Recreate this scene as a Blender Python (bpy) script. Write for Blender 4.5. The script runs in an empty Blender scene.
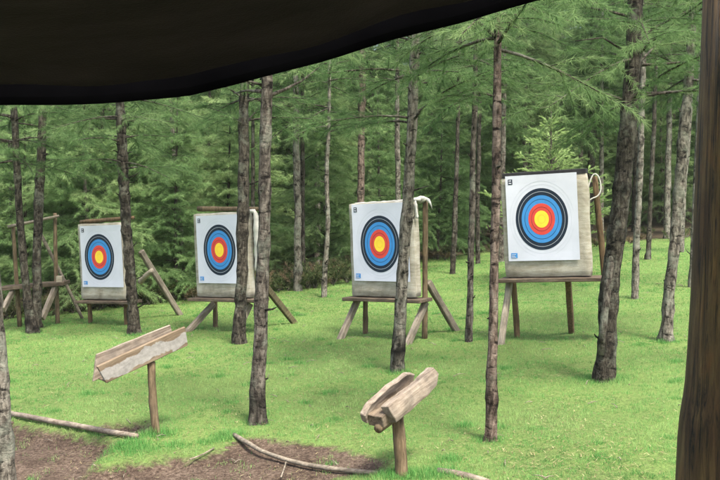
import bpy, bmesh, math, random
import numpy as np
from mathutils import Vector, Matrix, noise as mnoise

SC = bpy.context.scene
COL = SC.collection
R = math.radians
random.seed(7)
RNG = np.random.default_rng(7)

# ------------------------------------------------------------------ camera
F = 900.0                      # focal length in units of a 720 px wide frame
CAM = Vector((0, 0, 1.8))
PITCH = math.atan(55 / F)
FW = Vector((0, math.cos(PITCH), -math.sin(PITCH)))
UP = Vector((0, math.sin(PITCH), math.cos(PITCH)))
cam = bpy.data.cameras.new('camera')
cam.sensor_width = 36
cam.lens = 36 * F / 720
cam.clip_start = 0.05
cam.clip_end = 1500
camo = bpy.data.objects.new('camera', cam)
COL.objects.link(camo)
camo.location = CAM
camo.rotation_euler = (math.pi / 2 - PITCH, 0, 0)
SC.camera = camo


def gz(x, y):
    """height of the ground: the clearing falls gently to one side"""
    return 0.058 * max(-15.0, min(15.0, x)) - 0.11


def ray(u, v):
    return FW + Vector((1, 0, 0)) * ((u - 360) / F) + UP * ((240 - v) / F)


def at(u, v, d):
    return CAM + ray(u, v) * d


def on_ground(u, v):
    r = ray(u, v)
    d = (CAM.z + 0.11) / (0.058 * r.x - r.z)
    p = CAM + r * d
    return Vector((p.x, p.y, gz(p.x, p.y))), d


# ------------------------------------------------------------------ helpers
class MB:
    """collects vertices and faces, links them as one mesh object"""

    def __init__(self):
        self.v, self.f, self.m = [], [], []

    def add(self, vs, fs, mi=0):
        o = len(self.v)
        self.v += [tuple(p) for p in vs]
        self.f += [tuple(i + o for i in f) for f in fs]
        self.m += [mi] * len(fs)
        return o

    def tube(self, pts, rads, sides=8, cap=True, jit=0.0, mi=0, rng=random):
        pts = [Vector(p) for p in pts]
        n = len(pts)
        vs = []
        t0 = (pts[1] - pts[0]).normalized()
        ref = Vector((1, 0, 0)) if abs(t0.x) < 0.8 else Vector((0, 1, 0))
        a = t0.cross(ref).normalized()
        for i in range(n):
            t = (pts[min(i + 1, n - 1)] - pts[max(i - 1, 0)]).normalized()
            a = (a - t * a.dot(t)).normalized()
            b = t.cross(a)
            for k in range(sides):
                th = 2 * math.pi * k / sides
                r = rads[i] * (1 + (rng.uniform(-jit, jit) if jit else 0))
                vs.append(pts[i] + (a * math.cos(th) + b * math.sin(th)) * r)
        fs = []
        for i in range(n - 1):
            for k in range(sides):
                k2 = (k + 1) % sides
                fs.append((i * sides + k, i * sides + k2, (i + 1) * sides + k2, (i + 1) * sides + k))
        if cap:
            fs.append(tuple(range(sides))[::-1])
            fs.append(tuple((n - 1) * sides + k for k in range(sides)))
        self.add(vs, fs, mi)

    def build(self, name, mats, parent=None, smooth=True):
        me = bpy.data.meshes.new(name)
        me.from_pydata(self.v, [], self.f)
        if not isinstance(mats, (list, tuple)):
            mats = [mats]
        for m in mats:
            me.materials.append(m)
        me.polygons.foreach_set('material_index', self.m)
        me.polygons.foreach_set('use_smooth', [smooth] * len(self.f))
        me.update()
        return link(name, me, parent)


def link(name, me, parent=None):
    o = bpy.data.objects.new(name, me)
    COL.objects.link(o)
    if parent is not None:
        o.parent = parent
    return o


def thing(name, label, cat, loc=(0, 0, 0), rz=0.0, group=None):
    o = bpy.data.objects.new(name, None)
    COL.objects.link(o)
    o.empty_display_size = 0.2
    o.location = loc
    o.rotation_euler = (0, 0, rz)
    return tag(o, label, cat, group)


def tag(o, label, cat, group=None):
    o['label'] = label
    o['category'] = cat
    if group:
        o['group'] = group
    return o


def kind(o, k):
    o['kind'] = k
    return o


def from_bm(bm, name, mats, parent=None, smooth=False):
    me = bpy.data.meshes.new(name)
    bm.to_mesh(me)
    bm.free()
    for m in (mats if isinstance(mats, (list, tuple)) else [mats]):
        me.materials.append(m)
    me.polygons.foreach_set('use_smooth', [smooth] * len(me.polygons))
    return link(name, me, parent)


def rough_bar(p, q, w, h, name, mat, parent, bev=0.006, seg=6, jit=0.004, roll=0.0, seed=0):
    """a sawn or split plank from p to q: bevelled, slightly bent and uneven"""
    p, q = Vector(p), Vector(q)
    L = (q - p).length
    bm = bmesh.new()
    bmesh.ops.create_cube(bm, size=1)
    bmesh.ops.scale(bm, vec=(L, w, h), verts=bm.verts)
    ed = [e for e in bm.edges if abs((e.verts[0].co - e.verts[1].co).x) > L * 0.5]
    bmesh.ops.subdivide_edges(bm, edges=ed, cuts=seg, use_grid_fill=True)
    bmesh.ops.bevel(bm, geom=list(bm.edges), offset=bev, segments=1, affect='EDGES', clamp_overlap=True)
    for v in bm.verts:
        n = mnoise.noise_vector(v.co * 6 + Vector((seed * 7.3, seed, 0)))
        v.co += Vector((n.x * jit, n.y * jit, n.z * jit))
    x = (q - p).normalized()
    y = Vector((0, 0, 1)).cross(x)
    y = y.normalized() if y.length > 1e-4 else Vector((0, 1, 0))
    z = x.cross(y)
    M = Matrix((x, y, z)).transposed().to_4x4()
    M.translation = (p + q) / 2
    o = from_bm(bm, name, mat, parent, smooth=False)
    o.matrix_local = M @ Matrix.Rotation(roll, 4, 'X')
    return o


def pole(p, q, r0, r1, name, mat, parent, n=8, bend=0.012, sides=10, seed=1):
    rr = random.Random(seed)
    p, q = Vector(p), Vector(q)
    bx, by = rr.uniform(-1, 1), rr.uniform(-1, 1)
    pts, rads = [], []
    for i in range(n + 1):
        t = i / n
        off = Vector((bx, by, 0)) * bend * math.sin(math.pi * t) + Vector((rr.uniform(-1, 1), rr.uniform(-1, 1), 0)) * bend * 0.15
        pts.append(p.lerp(q, t) + off)
        rads.append((r0 + (r1 - r0) * t) * rr.uniform(0.94, 1.06))
    mb = MB()
    mb.tube(pts, rads, sides, jit=0.04, rng=rr)
    return mb.build(name, mat, parent)


# ------------------------------------------------------------------ materials
def mat_base(name):
    m = bpy.data.materials.new(name)
    m.use_nodes = True
    nt = m.node_tree
    nt.nodes.clear()
    out = nt.nodes.new('ShaderNodeOutputMaterial')
    return m, nt, nt.nodes, nt.links, out


def ramp(N, stops):
    r = N.new('ShaderNodeValToRGB')
    e = r.color_ramp.elements
    e[0].position, e[0].color = stops[0][0], (*stops[0][1], 1)
    e[1].position, e[1].color = stops[-1][0], (*stops[-1][1], 1)
    for p, c in stops[1:-1]:
        n = e.new(p)
        n.color = (*c, 1)
    return r


def tex_noise(N, L, vec, scale, detail=4, rough=0.6, dist=0.0):
    t = N.new('ShaderNodeTexNoise')
    t.inputs['Scale'].default_value = scale
    t.inputs['Detail'].default_value = detail
    t.inputs['Roughness'].default_value = rough
    t.inputs['Distortion'].default_value = dist
    if vec is not None:
        L.new(vec, t.inputs['Vector'])
    return t


def mapping(N, L, scale=(1, 1, 1), coord='Object', rand=False):
    tc = N.new('ShaderNodeTexCoord')
    mp = N.new('ShaderNodeMapping')
    mp.inputs['Scale'].default_value = scale
    L.new(tc.outputs[coord], mp.inputs['Vector'])
    if rand:
        oi = N.new('ShaderNodeObjectInfo')
        mu = N.new('ShaderNodeMath')
        mu.operation = 'MULTIPLY'
        mu.inputs[1].default_value = 37.0
        L.new(oi.outputs['Random'], mu.inputs[0])
        L.new(mu.outputs[0], mp.inputs['Location'])
    return mp.outputs['Vector']


def mix(N, L, fac, a, b, mode='MIX'):
    m = N.new('ShaderNodeMix')
    m.data_type = 'RGBA'
    m.blend_type = mode
    for sock, val in ((m.inputs[0], fac), (m.inputs[6], a), (m.inputs[7], b)):
        if hasattr(val, 'type') and hasattr(val, 'is_linked'):
            L.new(val, sock)
        else:
            sock.default_value = val if not isinstance(val, tuple) else (*val, 1)
    return m.outputs[2]


def bump(N, L, h, strength=0.5, dist=0.01):
    b = N.new('ShaderNodeBump')
    b.inputs['Strength'].default_value = strength
    b.inputs['Distance'].default_value = dist
    L.new(h, b.inputs['Height'])
    return b.outputs['Normal']


def principled(N, L, out, col, rough=0.8, nor=None, spec=0.3):
    p = N.new('ShaderNodeBsdfPrincipled')
    if isinstance(col, tuple):
        p.inputs['Base Color'].default_value = (*col, 1)
    else:
        L.new(col, p.inputs['Base Color'])
    p.inputs['Roughness'].default_value = rough
    p.inputs['Specular IOR Level'].default_value = spec
    if nor is not None:
        L.new(nor, p.inputs['Normal'])
    L.new(p.outputs[0], out.inputs['Surface'])
    return p


def make_bark(name, dark, mid, light, lichen=0.5, zscale=0.35):
    m, nt, N, L, out = mat_base(name)
    v1 = mapping(N, L, (1, 1, zscale), rand=True)
    v2 = mapping(N, L, (1, 1, 2.2), rand=True)
    v3 = mapping(N, L, (1, 1, 1), rand=True)
    n1 = tex_noise(N, L, v1, 26, 8, 0.7, 0.6)
    n2 = tex_noise(N, L, v2, 9, 5, 0.65, 0.3)
    n3 = tex_noise(N, L, v3, 5.0, 6, 0.7)
    c = ramp(N, [(0.38, dark), (0.5, mid), (0.63, light)])
    L.new(n1.outputs['Fac'], c.inputs['Fac'])
    scar = ramp(N, [(0.36, (1, 1, 1)), (0.44, (0, 0, 0))])
    L.new(n2.outputs['Fac'], scar.inputs['Fac'])
    col = mix(N, L, scar.outputs[0], c.outputs[0], tuple(x * 0.55 for x in dark))
    li = ramp(N, [(0.60 - 0.14 * lichen, (0, 0, 0)), (0.72 - 0.1 * lichen, (1, 1, 1))])
    L.new(n3.outputs['Fac'], li.inputs['Fac'])
    lf = N.new('ShaderNodeMath')
    lf.operation = 'MULTIPLY'
    lf.inputs[1].default_value = 0.75 * min(1.0, lichen + 0.25)
    L.new(li.outputs[0], lf.inputs[0])
    col = mix(N, L, lf.outputs[0], col, (0.19, 0.20, 0.155))
    # dark branch scars
    at_ = N.new('ShaderNodeAttribute')
    at_.attribute_name = 'scar'
    col = mix(N, L, at_.outputs['Fac'], col, tuple(x * 0.3 for x in dark))
    ad = N.new('ShaderNodeMath')
    ad.operation = 'ADD'
    L.new(n1.outputs['Fac'], ad.inputs[0])
    L.new(n2.outputs['Fac'], ad.inputs[1])
    principled(N, L, out, col, 0.9, bump(N, L, ad.outputs[0], 0.9, 0.02), 0.15)
    return m


BARK = {
    'brown': make_bark('bark_brown', (0.015, 0.012, 0.01), (0.0739, 0.0627, 0.0504), (0.1624, 0.1434, 0.1176), 0.6),
    'grey': make_bark('bark_grey', (0.018, 0.016, 0.013), (0.104, 0.0923, 0.0728), (0.2275, 0.208, 0.169), 0.75),
    'dark': make_bark('bark_dark', (0.009, 0.0075, 0.006), (0.0379, 0.0322, 0.0242), (0.0978, 0.0862, 0.0667), 0.45),
    'pale': make_bark('bark_pale', (0.02, 0.018, 0.015), (0.1056, 0.0948, 0.0744), (0.228, 0.21, 0.174), 0.9),
    'pink': make_bark('bark_pinkish', (0.02, 0.014, 0.011), (0.102, 0.0744, 0.0576), (0.198, 0.156, 0.126), 0.35),
}


def make_leaf(name, dark, mid, light, trans=0.5, hue_rand=0.5):
    m, nt, N, L, out = mat_base(name)
    a = N.new('ShaderNodeAttribute')
    a.attribute_name = 'tint'
    oi = N.new('ShaderNodeObjectInfo')
    mu = N.new('ShaderNodeMath')
    mu.operation = 'MULTIPLY_ADD'
    mu.inputs[1].default_value = hue_rand
    mu.inputs[2].default_value = -hue_rand * 0.5
    L.new(oi.outputs['Random'], mu.inputs[0])
    ad = N.new('ShaderNodeMath')
    ad.operation = 'ADD'
    ad.use_clamp = True
    L.new(a.outputs['Fac'], ad.inputs[0])
    L.new(mu.outputs[0], ad.inputs[1])
    c = ramp(N, [(0.0, dark), (0.5, mid), (1.0, light)])
    L.new(ad.outputs[0], c.inputs['Fac'])
    d = N.new('ShaderNodeBsdfDiffuse')
    t = N.new('ShaderNodeBsdfTranslucent')
    L.new(c.outputs[0], d.inputs['Color'])
    L.new(c.outputs[0], t.inputs['Color'])
    ms = N.new('ShaderNodeMixShader')
    ms.inputs[0].default_value = trans
    L.new(d.outputs[0], ms.inputs[1])
    L.new(t.outputs[0], ms.inputs[2])
    L.new(ms.outputs[0], out.inputs['Surface'])
    return m


LEAF = {
    'pine': make_leaf('pine_needles', (0.054, 0.104, 0.040), (0.118, 0.200, 0.076), (0.235, 0.325, 0.142)),
    'bush': make_leaf('young_pine_needles', (0.092, 0.165, 0.062), (0.185, 0.295, 0.116), (0.325, 0.425, 0.19)),
    'cypress': make_leaf('sapling_leaves', (0.18, 0.28, 0.09), (0.29, 0.41, 0.15), (0.38, 0.49, 0.21), 0.4, 0.2),
    'scrub': make_leaf('scrub_leaves', (0.05, 0.075, 0.03), (0.09, 0.12, 0.05), (0.20, 0.15, 0.09), 0.3),
    'grass': make_leaf('grass_blades', (0.046, 0.145, 0.034), (0.120, 0.320, 0.084), (0.29, 0.42, 0.150), 0.4, 0.0),
    'litter': make_leaf('dry_needles', (0.075, 0.052, 0.032), (0.20, 0.155, 0.085), (0.38, 0.34, 0.19), 0.1, 0.0),
}


def make_wood(name, dark, mid, light, axis=0, scale=1.0, blotch=None, rough=0.85):
    m, nt, N, L, out = mat_base(name)
    s = [14 * scale] * 3
    s[axis] = 1.1 * scale
    v = mapping(N, L, tuple(s), rand=True)
    n1 = tex_noise(N, L, v, 3.0, 7, 0.7, 0.8)
    n2 = tex_noise(N, L, mapping(N, L, (1, 1, 1), rand=True), 7.0, 5, 0.65)
    c = ramp(N, [(0.32, dark), (0.5, mid), (0.68, light)])
    L.new(n1.outputs['Fac'], c.inputs['Fac'])
    st = ramp(N, [(0.36, tuple(0.55 for _ in range(3))), (0.62, (1.12, 1.1, 1.05))])
    L.new(n2.outputs['Fac'], st.inputs['Fac'])
    col = mix(N, L, 0.8, c.outputs[0], st.outputs[0], 'MULTIPLY')
    if blotch:
        n3 = tex_noise(N, L, mapping(N, L, (1.0, 1.0, 1.0), rand=True), blotch[1], 5, 0.6, 0.4)
        br = ramp(N, [(blotch[2], (0, 0, 0)), (blotch[2] + 0.035, (1, 1, 1))])
        L.new(n3.outputs['Fac'], br.inputs['Fac'])
        bl = mix(N, L, 0.5, blotch[0], st.outputs[0], 'MULTIPLY')
        col = mix(N, L, br.outputs[0], col, bl)
    principled(N, L, out, col, rough, bump(N, L, n1.outputs['Fac'], 0.5, 0.006), 0.2)
    return m


WOOD_GREY = make_wood('weathered_wood', (0.06, 0.046, 0.033), (0.144, 0.113, 0.082), (0.228, 0.19, 0.145))
WOOD_POST = make_wood('post_wood', (0.052, 0.038, 0.021), (0.121, 0.088, 0.053), (0.205, 0.158, 0.099), axis=2)
WOOD_BROWN = make_wood('brown_wood', (0.05, 0.032, 0.016), (0.12, 0.08, 0.043), (0.198, 0.142, 0.08), axis=2)
WOOD_DARK = make_wood('dark_shelf_wood', (0.039, 0.029, 0.02), (0.101, 0.076, 0.055), (0.185, 0.149, 0.109))
WOOD_PALE = make_wood('pale_pole_wood', (0.147, 0.119, 0.087), (0.28, 0.241, 0.185), (0.385, 0.35, 0.287))
WOOD_LOG = make_wood('split_log_wood', (0.099, 0.076, 0.057), (0.205, 0.169, 0.134), (0.291, 0.255, 0.207), scale=0.8)
WOOD_STRUT = make_wood('strut_wood', (0.085, 0.070, 0.052), (0.185, 0.158, 0.122), (0.29, 0.255, 0.205))
WOOD_OLIVE = make_wood('mossy_pole_wood', (0.042, 0.039, 0.019), (0.09, 0.078, 0.042), (0.144, 0.126, 0.072), axis=2)


def mat_flaked_board():
    """outer face of the trough board: brown wood showing round a big patch of flaking pale paint"""
    m, nt, N, L, out = mat_base('flaked_board')
    v = mapping(N, L, (1.2, 12, 12))
    n1 = tex_noise(N, L, v, 3.0, 7, 0.7, 0.8)
    c = ramp(N, [(0.32, (0.08, 0.057, 0.037)), (0.5, (0.155, 0.115, 0.076)), (0.7, (0.235, 0.185, 0.13))])
    L.new(n1.outputs['Fac'], c.inputs['Fac'])
    a = N.new('ShaderNodeAttribute')
    a.attribute_name = 'paint'
    n3 = tex_noise(N, L, mapping(N, L, (1, 1, 1)), 9, 5, 0.55, 0.3)
    ad = N.new('ShaderNodeMath')
    ad.operation = 'MULTIPLY_ADD'
    ad.inputs[1].default_value = 0.9
    L.new(n3.outputs['Fac'], ad.inputs[0])
    L.new(a.outputs['Fac'], ad.inputs[2])
    br = ramp(N, [(0.86, (0, 0, 0)), (0.90, (1, 1, 1))])
    L.new(ad.outputs[0], br.inputs['Fac'])
    n4 = tex_noise(N, L, mapping(N, L, (1, 1, 1)), 30, 4, 0.6)
    pc = ramp(N, [(0.3, (0.21, 0.197, 0.178)), (0.7, (0.31, 0.295, 0.27))])
    L.new(n4.outputs['Fac'], pc.inputs['Fac'])
    col = mix(N, L, br.outputs[0], c.outputs[0], pc.outputs[0])
    principled(N, L, out, col, 0.85, bump(N, L, n1.outputs['Fac'], 0.4, 0.005), 0.2)
    return m


def mat_canvas():
    m, nt, N, L, out = mat_base('butt_canvas')
    v = mapping(N, L, (1, 1, 1), rand=True)
    n1 = tex_noise(N, L, v, 4.0, 6, 0.65, 0.4)
    n2 = tex_noise(N, L, mapping(N, L, (1, 1, 6), rand=True), 6.0, 5, 0.6)
    w = tex_noise(N, L, mapping(N, L, (1, 1, 1)), 220, 2, 0.5)
    c = ramp(N, [(0.28, (0.22, 0.20, 0.155)), (0.5, (0.36, 0.335, 0.27)), (0.72, (0.47, 0.445, 0.375))])
    L.new(n1.outputs['Fac'], c.inputs['Fac'])
    d = ramp(N, [(0.34, (0.72, 0.70, 0.62)), (0.56, (1, 1, 1))])
    L.new(n2.outputs['Fac'], d.inputs['Fac'])
    col = mix(N, L, 0.75, c.outputs[0], d.outputs[0], 'MULTIPLY')
    ad = N.new('ShaderNodeMath')
    ad.operation = 'ADD'
    L.new(n2.outputs['Fac'], ad.inputs[0])
    L.new(w.outputs['Fac'], ad.inputs[1])
    principled(N, L, out, col, 0.95, bump(N, L, ad.outputs[0], 0.5, 0.012), 0.1)
    return m


def mat_plain(name, col, rough=0.7, var=0.12, scale=9, spec=0.2, bstr=0.0):
    m, nt, N, L, out = mat_base(name)
    n = tex_noise(N, L, mapping(N, L, (1, 1, 1), rand=True), scale, 5, 0.6)
    c = ramp(N, [(0.3, tuple(x * (1 - var) for x in col)), (0.7, tuple(min(1, x * (1 + var)) for x in col))])
    L.new(n.outputs['Fac'], c.inputs['Fac'])
    principled(N, L, out, c.outputs[0], rough, bump(N, L, n.outputs['Fac'], bstr, 0.01) if bstr else None, spec)
    return m


CANVAS = mat_canvas()
PAPER = mat_plain('target_paper', (0.52, 0.535, 0.60), 0.6, 0.04, 5)
INK_NAVY = mat_plain('ink_navy', (0.012, 0.020, 0.035), 0.55, 0.15, 12)
INK_BLUE = mat_plain('ink_blue', (0.045, 0.215, 0.50), 0.55, 0.05, 12)
INK_RED = mat_plain('ink_red', (0.56, 0.060, 0.045), 0.55, 0.05, 12)
INK_GOLD = mat_plain('ink_gold', (0.80, 0.56, 0.045), 0.55, 0.05, 12)
INK_LINE = mat_plain('ink_grey_line', (0.42, 0.45, 0.50), 0.6, 0.05)
ROPE = mat_plain('white_rope', (0.48, 0.465, 0.42), 0.9, 0.15, 60, 0.1, 0.5)
CLOTH = mat_plain('white_rag', (0.42, 0.41, 0.365), 0.9, 0.15, 14, 0.1, 0.4)
RUBBER = mat_plain('black_strip', (0.022, 0.022, 0.024), 0.8, 0.3, 20)


def mat_awning(name, col):
    m, nt, N, L, out = mat_base(name)
    n = tex_noise(N, L, mapping(N, L, (1, 3, 1)), 3.0, 6, 0.6, 0.3)
    w = tex_noise(N, L, mapping(N, L, (1, 1, 1)), 160, 2, 0.5)
    c = ramp(N, [(0.3, tuple(x * 0.7 for x in col)), (0.7, tuple(x * 1.35 for x in col))])
    L.new(n.outputs['Fac'], c.inputs['Fac'])
    ad = N.new('ShaderNodeMath')
    ad.operation = 'ADD'
    L.new(n.outputs['Fac'], ad.inputs[0])
    L.new(w.outputs['Fac'], ad.inputs[1])
    principled(N, L, out, c.outputs[0], 0.9, bump(N, L, ad.outputs[0], 0.3, 0.01), 0.1)
    return m


AWNING = mat_awning('awning_canvas', (0.036, 0.021, 0.038))
HEM = mat_plain('awning_hem', (0.0022, 0.0021, 0.0027), 0.95, 0.3, 6, 0.0)


def mat_shelter_post():
    m, nt, N, L, out = mat_base('shelter_post_wood')
    n1 = tex_noise(N, L, mapping(N, L, (34, 34, 1.3)), 2.2, 10, 0.75, 0.9)
    n2 = tex_noise(N, L, mapping(N, L, (2.5, 2.5, 0.8)), 3.0, 5, 0.6, 0.5)
    c = ramp(N, [(0.40, (0.016, 0.010, 0.006)), (0.46, (0.12, 0.073, 0.036)), (0.60, (0.22, 0.138, 0.066)), (0.74, (0.38, 0.25, 0.115))])
    L.new(n1.outputs['Fac'], c.inputs['Fac'])
    r = ramp(N, [(0.42, (0.60, 0.44, 0.36)), (0.55, (1.0, 0.90, 0.72)), (0.68, (1.35, 0.88, 0.55))])
    L.new(n2.outputs['Fac'], r.inputs['Fac'])
    col = mix(N, L, 0.9, c.outputs[0], r.outputs[0], 'MULTIPLY')
    principled(N, L, out, col, 0.5, bump(N, L, n1.outputs['Fac'], 1.0, 0.012), 0.4)
    return m


SHELTER = mat_shelter_post()


def mat_ground():
    m, nt, N, L, out = mat_base('clearing_ground')
    pos = N.new('ShaderNodeNewGeometry').outputs['Position']
    big = tex_noise(N, L, pos, 0.55, 5, 0.6)
    med = tex_noise(N, L, pos, 3.5, 6, 0.65)
    fine = tex_noise(N, L, pos, 42, 6, 0.75)
    sp = tex_noise(N, L, pos, 16, 5, 0.7)
    soil = ramp(N, [(0.34, (0.028, 0.020, 0.015)), (0.5, (0.080, 0.058, 0.043)), (0.66, (0.160, 0.125, 0.096))])
    L.new(fine.outputs['Fac'], soil.inputs['Fac'])
    sv = ramp(N, [(0.36, (0.62, 0.58, 0.56)), (0.62, (1.2, 1.17, 1.15))])
    L.new(med.outputs['Fac'], sv.inputs['Fac'])
    soilc = mix(N, L, 0.9, soil.outputs[0], sv.outputs[0], 'MULTIPLY')
    turf = ramp(N, [(0.30, (0.065, 0.085, 0.030)), (0.5, (0.105, 0.165, 0.048)), (0.70, (0.17, 0.235, 0.075))])
    L.new(fine.outputs['Fac'], turf.inputs['Fac'])
    tv = ramp(N, [(0.35, (0.82, 0.80, 0.8)), (0.6, (1.1, 1.08, 1.0))])
    L.new(big.outputs['Fac'], tv.inputs['Fac'])
    turfc = mix(N, L, 0.9, turf.outputs[0], tv.outputs[0], 'MULTIPLY')
    bare = ramp(N, [(0.60, (0, 0, 0)), (0.70, (1, 1, 1))])
    L.new(sp.outputs['Fac'], bare.inputs['Fac'])
    bm_ = N.new('ShaderNodeMath')
    bm_.operation = 'MULTIPLY'
    bm_.inputs[1].default_value = 0.45
    L.new(bare.outputs[0], bm_.inputs[0])
    turfc = mix(N, L, bm_.outputs[0], turfc, (0.17, 0.135, 0.08))
    lit = ramp(N, [(0.3, (0.018, 0.014, 0.009)), (0.5, (0.045, 0.034, 0.021)), (0.7, (0.095, 0.072, 0.046))])
    L.new(fine.outputs['Fac'], lit.inputs['Fac'])
    def mask(attr, lo, hi):
        a = N.new('ShaderNodeAttribute')
        a.attribute_name = attr
        ad = N.new('ShaderNodeMath')
        ad.operation = 'MULTIPLY_ADD'
        ad.inputs[1].default_value = 0.5
        L.new(sp.outputs['Fac'], ad.inputs[0])
        L.new(a.outputs['Fac'], ad.inputs[2])
        r = ramp(N, [(lo, (0, 0, 0)), (hi, (1, 1, 1))])
        L.new(ad.outputs[0], r.inputs['Fac'])
        return r.outputs[0]
    col = mix(N, L, mask('dirt', 0.66, 0.86), turfc, soilc)
    col = mix(N, L, mask('litter', 0.66, 0.86), col, lit.outputs[0])
    ad = N.new('ShaderNodeMath')
    ad.operation = 'ADD'
    L.new(fine.outputs['Fac'], ad.inputs[0])
    L.new(sp.outputs['Fac'], ad.inputs[1])
    principled(N, L, out, col, 0.95, bump(N, L, ad.outputs[0], 0.7, 0.03), 0.1)
    return m


# ------------------------------------------------------------------ ground
def poly_sd(px, py, poly):
    """signed distance (positive inside) of points to a polygon, numpy"""
    inside = np.zeros(px.shape, bool)
    dmin = np.full(px.shape, 1e9)
    n = len(poly)
    for i in range(n):
        x0, y0 = poly[i]
        x1, y1 = poly[(i + 1) % n]
        c = ((y0 > py) != (y1 > py))
        with np.errstate(divide='ignore', invalid='ignore'):
            xi = (x1 - x0) * (py - y0) / (y1 - y0 if y1 != y0 else 1e-9) + x0
        inside ^= c & (px < xi)
        dx, dy = x1 - x0, y1 - y0
        t = np.clip(((px - x0) * dx + (py - y0) * dy) / (dx * dx + dy * dy + 1e-12), 0, 1)
        dmin = np.minimum(dmin, np.hypot(px - x0 - t * dx, py - y0 - t * dy))
    return np.where(inside, dmin, -dmin)


def gpoly(pts):
    return [tuple(on_ground(u, v)[0][:2]) for u, v in pts]


DIRT = [
    gpoly([(-60, 413), (12, 421), (60, 430), (112, 441), (108, 452), (94, 459), (92, 470), (126, 462), (150, 463), (170, 455), (196, 457), (215, 449), (236, 440),
           (262, 437), (300, 443), (335, 447), (382, 462), (385, 474), (340, 476), (372, 500), (460, 540), (440, 640), (-200, 640), (-240, 450)]),
    gpoly([(95, 424), (150, 420), (148, 433), (110, 434)]),
]
THIN = [gpoly([(95, 421), (150, 416), (160, 432), (115, 437)]), gpoly([(385, 462), (450, 466), (470, 500), (380, 500)]),
        gpoly([(40, 480), (60, 462), (140, 470), (210, 455), (240, 480), (200, 500)])]
EDGE_PTS = [(-16, 13.2), (-9, 14.2), (-5.5, 15.0), (-3.3, 16.0), (-1.2, 16.6), (0.4, 18.2), (1.6, 21.0), (3.5, 22.3), (9, 23.2), (18, 24)]


def edge_y(x):
    return np.interp(x, [p[0] for p in EDGE_PTS], [p[1] for p in EDGE_PTS])


def wobble(x, y, s, seed=0.0):
    return np.array([mnoise.noise(Vector((a * s + seed, b * s, seed * 1.7))) for a, b in zip(x.ravel(), y.ravel())]).reshape(x.shape)


def dirt_field(x, y):
    d = np.full(x.shape, -9.0)
    for p in DIRT:
        d = np.maximum(d, poly_sd(x, y, p))
    return d


xs = np.concatenate([-np.geomspace(11, 120, 14)[::-1], np.arange(-10.2, 10.21, 0.12), np.geomspace(11, 120, 14)])
ys = np.concatenate([-np.geomspace(3, 60, 10)[::-1], np.arange(-2, 4.4, 0.4), np.arange(4.5, 9.0, 0.06), np.arange(9.0, 25, 0.14), np.geomspace(25.5, 130, 18)])
GX, GY = np.meshgrid(xs, ys)
GZ = 0.058 * np.clip(GX, -15, 15) - 0.11
near = (np.abs(GX) < 12) & (GY > 2) & (GY < 26)
und = np.zeros(GX.shape)
und[near] = wobble(GX[near], GY[near], 0.9) * 0.018 + wobble(GX[near], GY[near], 3.1, 4.0) * 0.008
dfield = dirt_field(GX, GY) + und * 4
sink = np.clip((dfield + 0.02) / 0.14, 0, 1)
LOGSIDE = np.exp(-((GX + 2.35) / 1.3) ** 2) * 0.085
GZ = GZ + und - sink * (0.018 + LOGSIDE)
WORN = [(on_ground(u, v)[0], rx, ry) for u, v, rx, ry in ((52, 366, 0.45, 0.25), (150, 372, 0.5, 0.22), (60, 352, 0.3, 0.2), (390, 352, 0.8, 0.3), (548, 352, 0.7, 0.35),
                                                     (222, 342, 0.6, 0.3), (110, 335, 0.6, 0.3), (510, 405, 0.5, 0.16), (340, 446, 0.4, 0.14), (600, 420, 0.35, 0.12), (300, 400, 0.4, 0.14), (460, 452, 0.4, 0.12))]


def worn_field(x, y):
    f = np.zeros(x.shape)
    for p, rx, ry in WORN:
        f = np.maximum(f, np.exp(-((x - p.x) / rx) ** 2 - ((y - p.y) / ry) ** 2))
    return f


dirt_a = np.clip(0.72 + dfield * 4.5, 0, 1) * 0.66
dirt_a = np.maximum(dirt_a, worn_field(GX, GY) * 0.42)
litter_a = np.clip(0.5 + (GY - edge_y(GX) - 0.4) * 0.5, 0, 1) * 0.65
nx, ny = len(xs), len(ys)
gv = np.stack([GX, GY, GZ], -1).reshape(-1, 3)
idx = np.arange(nx * ny).reshape(ny, nx)
gf = np.stack([idx[:-1, :-1], idx[:-1, 1:], idx[1:, 1:], idx[1:, :-1]], -1).reshape(-1, 4)


def np_mesh(name, verts, faces, mats, attrs=None, smooth=False):
    me = bpy.data.meshes.new(name)
    k = faces.shape[1]
    me.vertices.add(len(verts))
    me.vertices.foreach_set('co', verts.astype(np.float32).ravel())
    me.loops.add(faces.size)
    me.loops.foreach_set('vertex_index', faces.astype(np.int32).ravel())
    me.polygons.add(len(faces))
    me.polygons.foreach_set('loop_start', (np.arange(len(faces)) * k).astype(np.int32))
    if smooth:
        me.polygons.foreach_set('use_smooth', np.ones(len(faces), bool))
    me.update(calc_edges=True)
    for m in mats:
        me.materials.append(m)
    for an, dom, arr in (attrs or []):
        a = me.attributes.new(an, 'FLOAT', dom)
        a.data.foreach_set('value', arr.astype(np.float32).ravel())
    return me


gm = np_mesh('ground', gv, gf, [mat_ground()], [('dirt', 'POINT', dirt_a), ('litter', 'POINT', litter_a)], True)
kind(link('ground', gm), 'structure')


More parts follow.
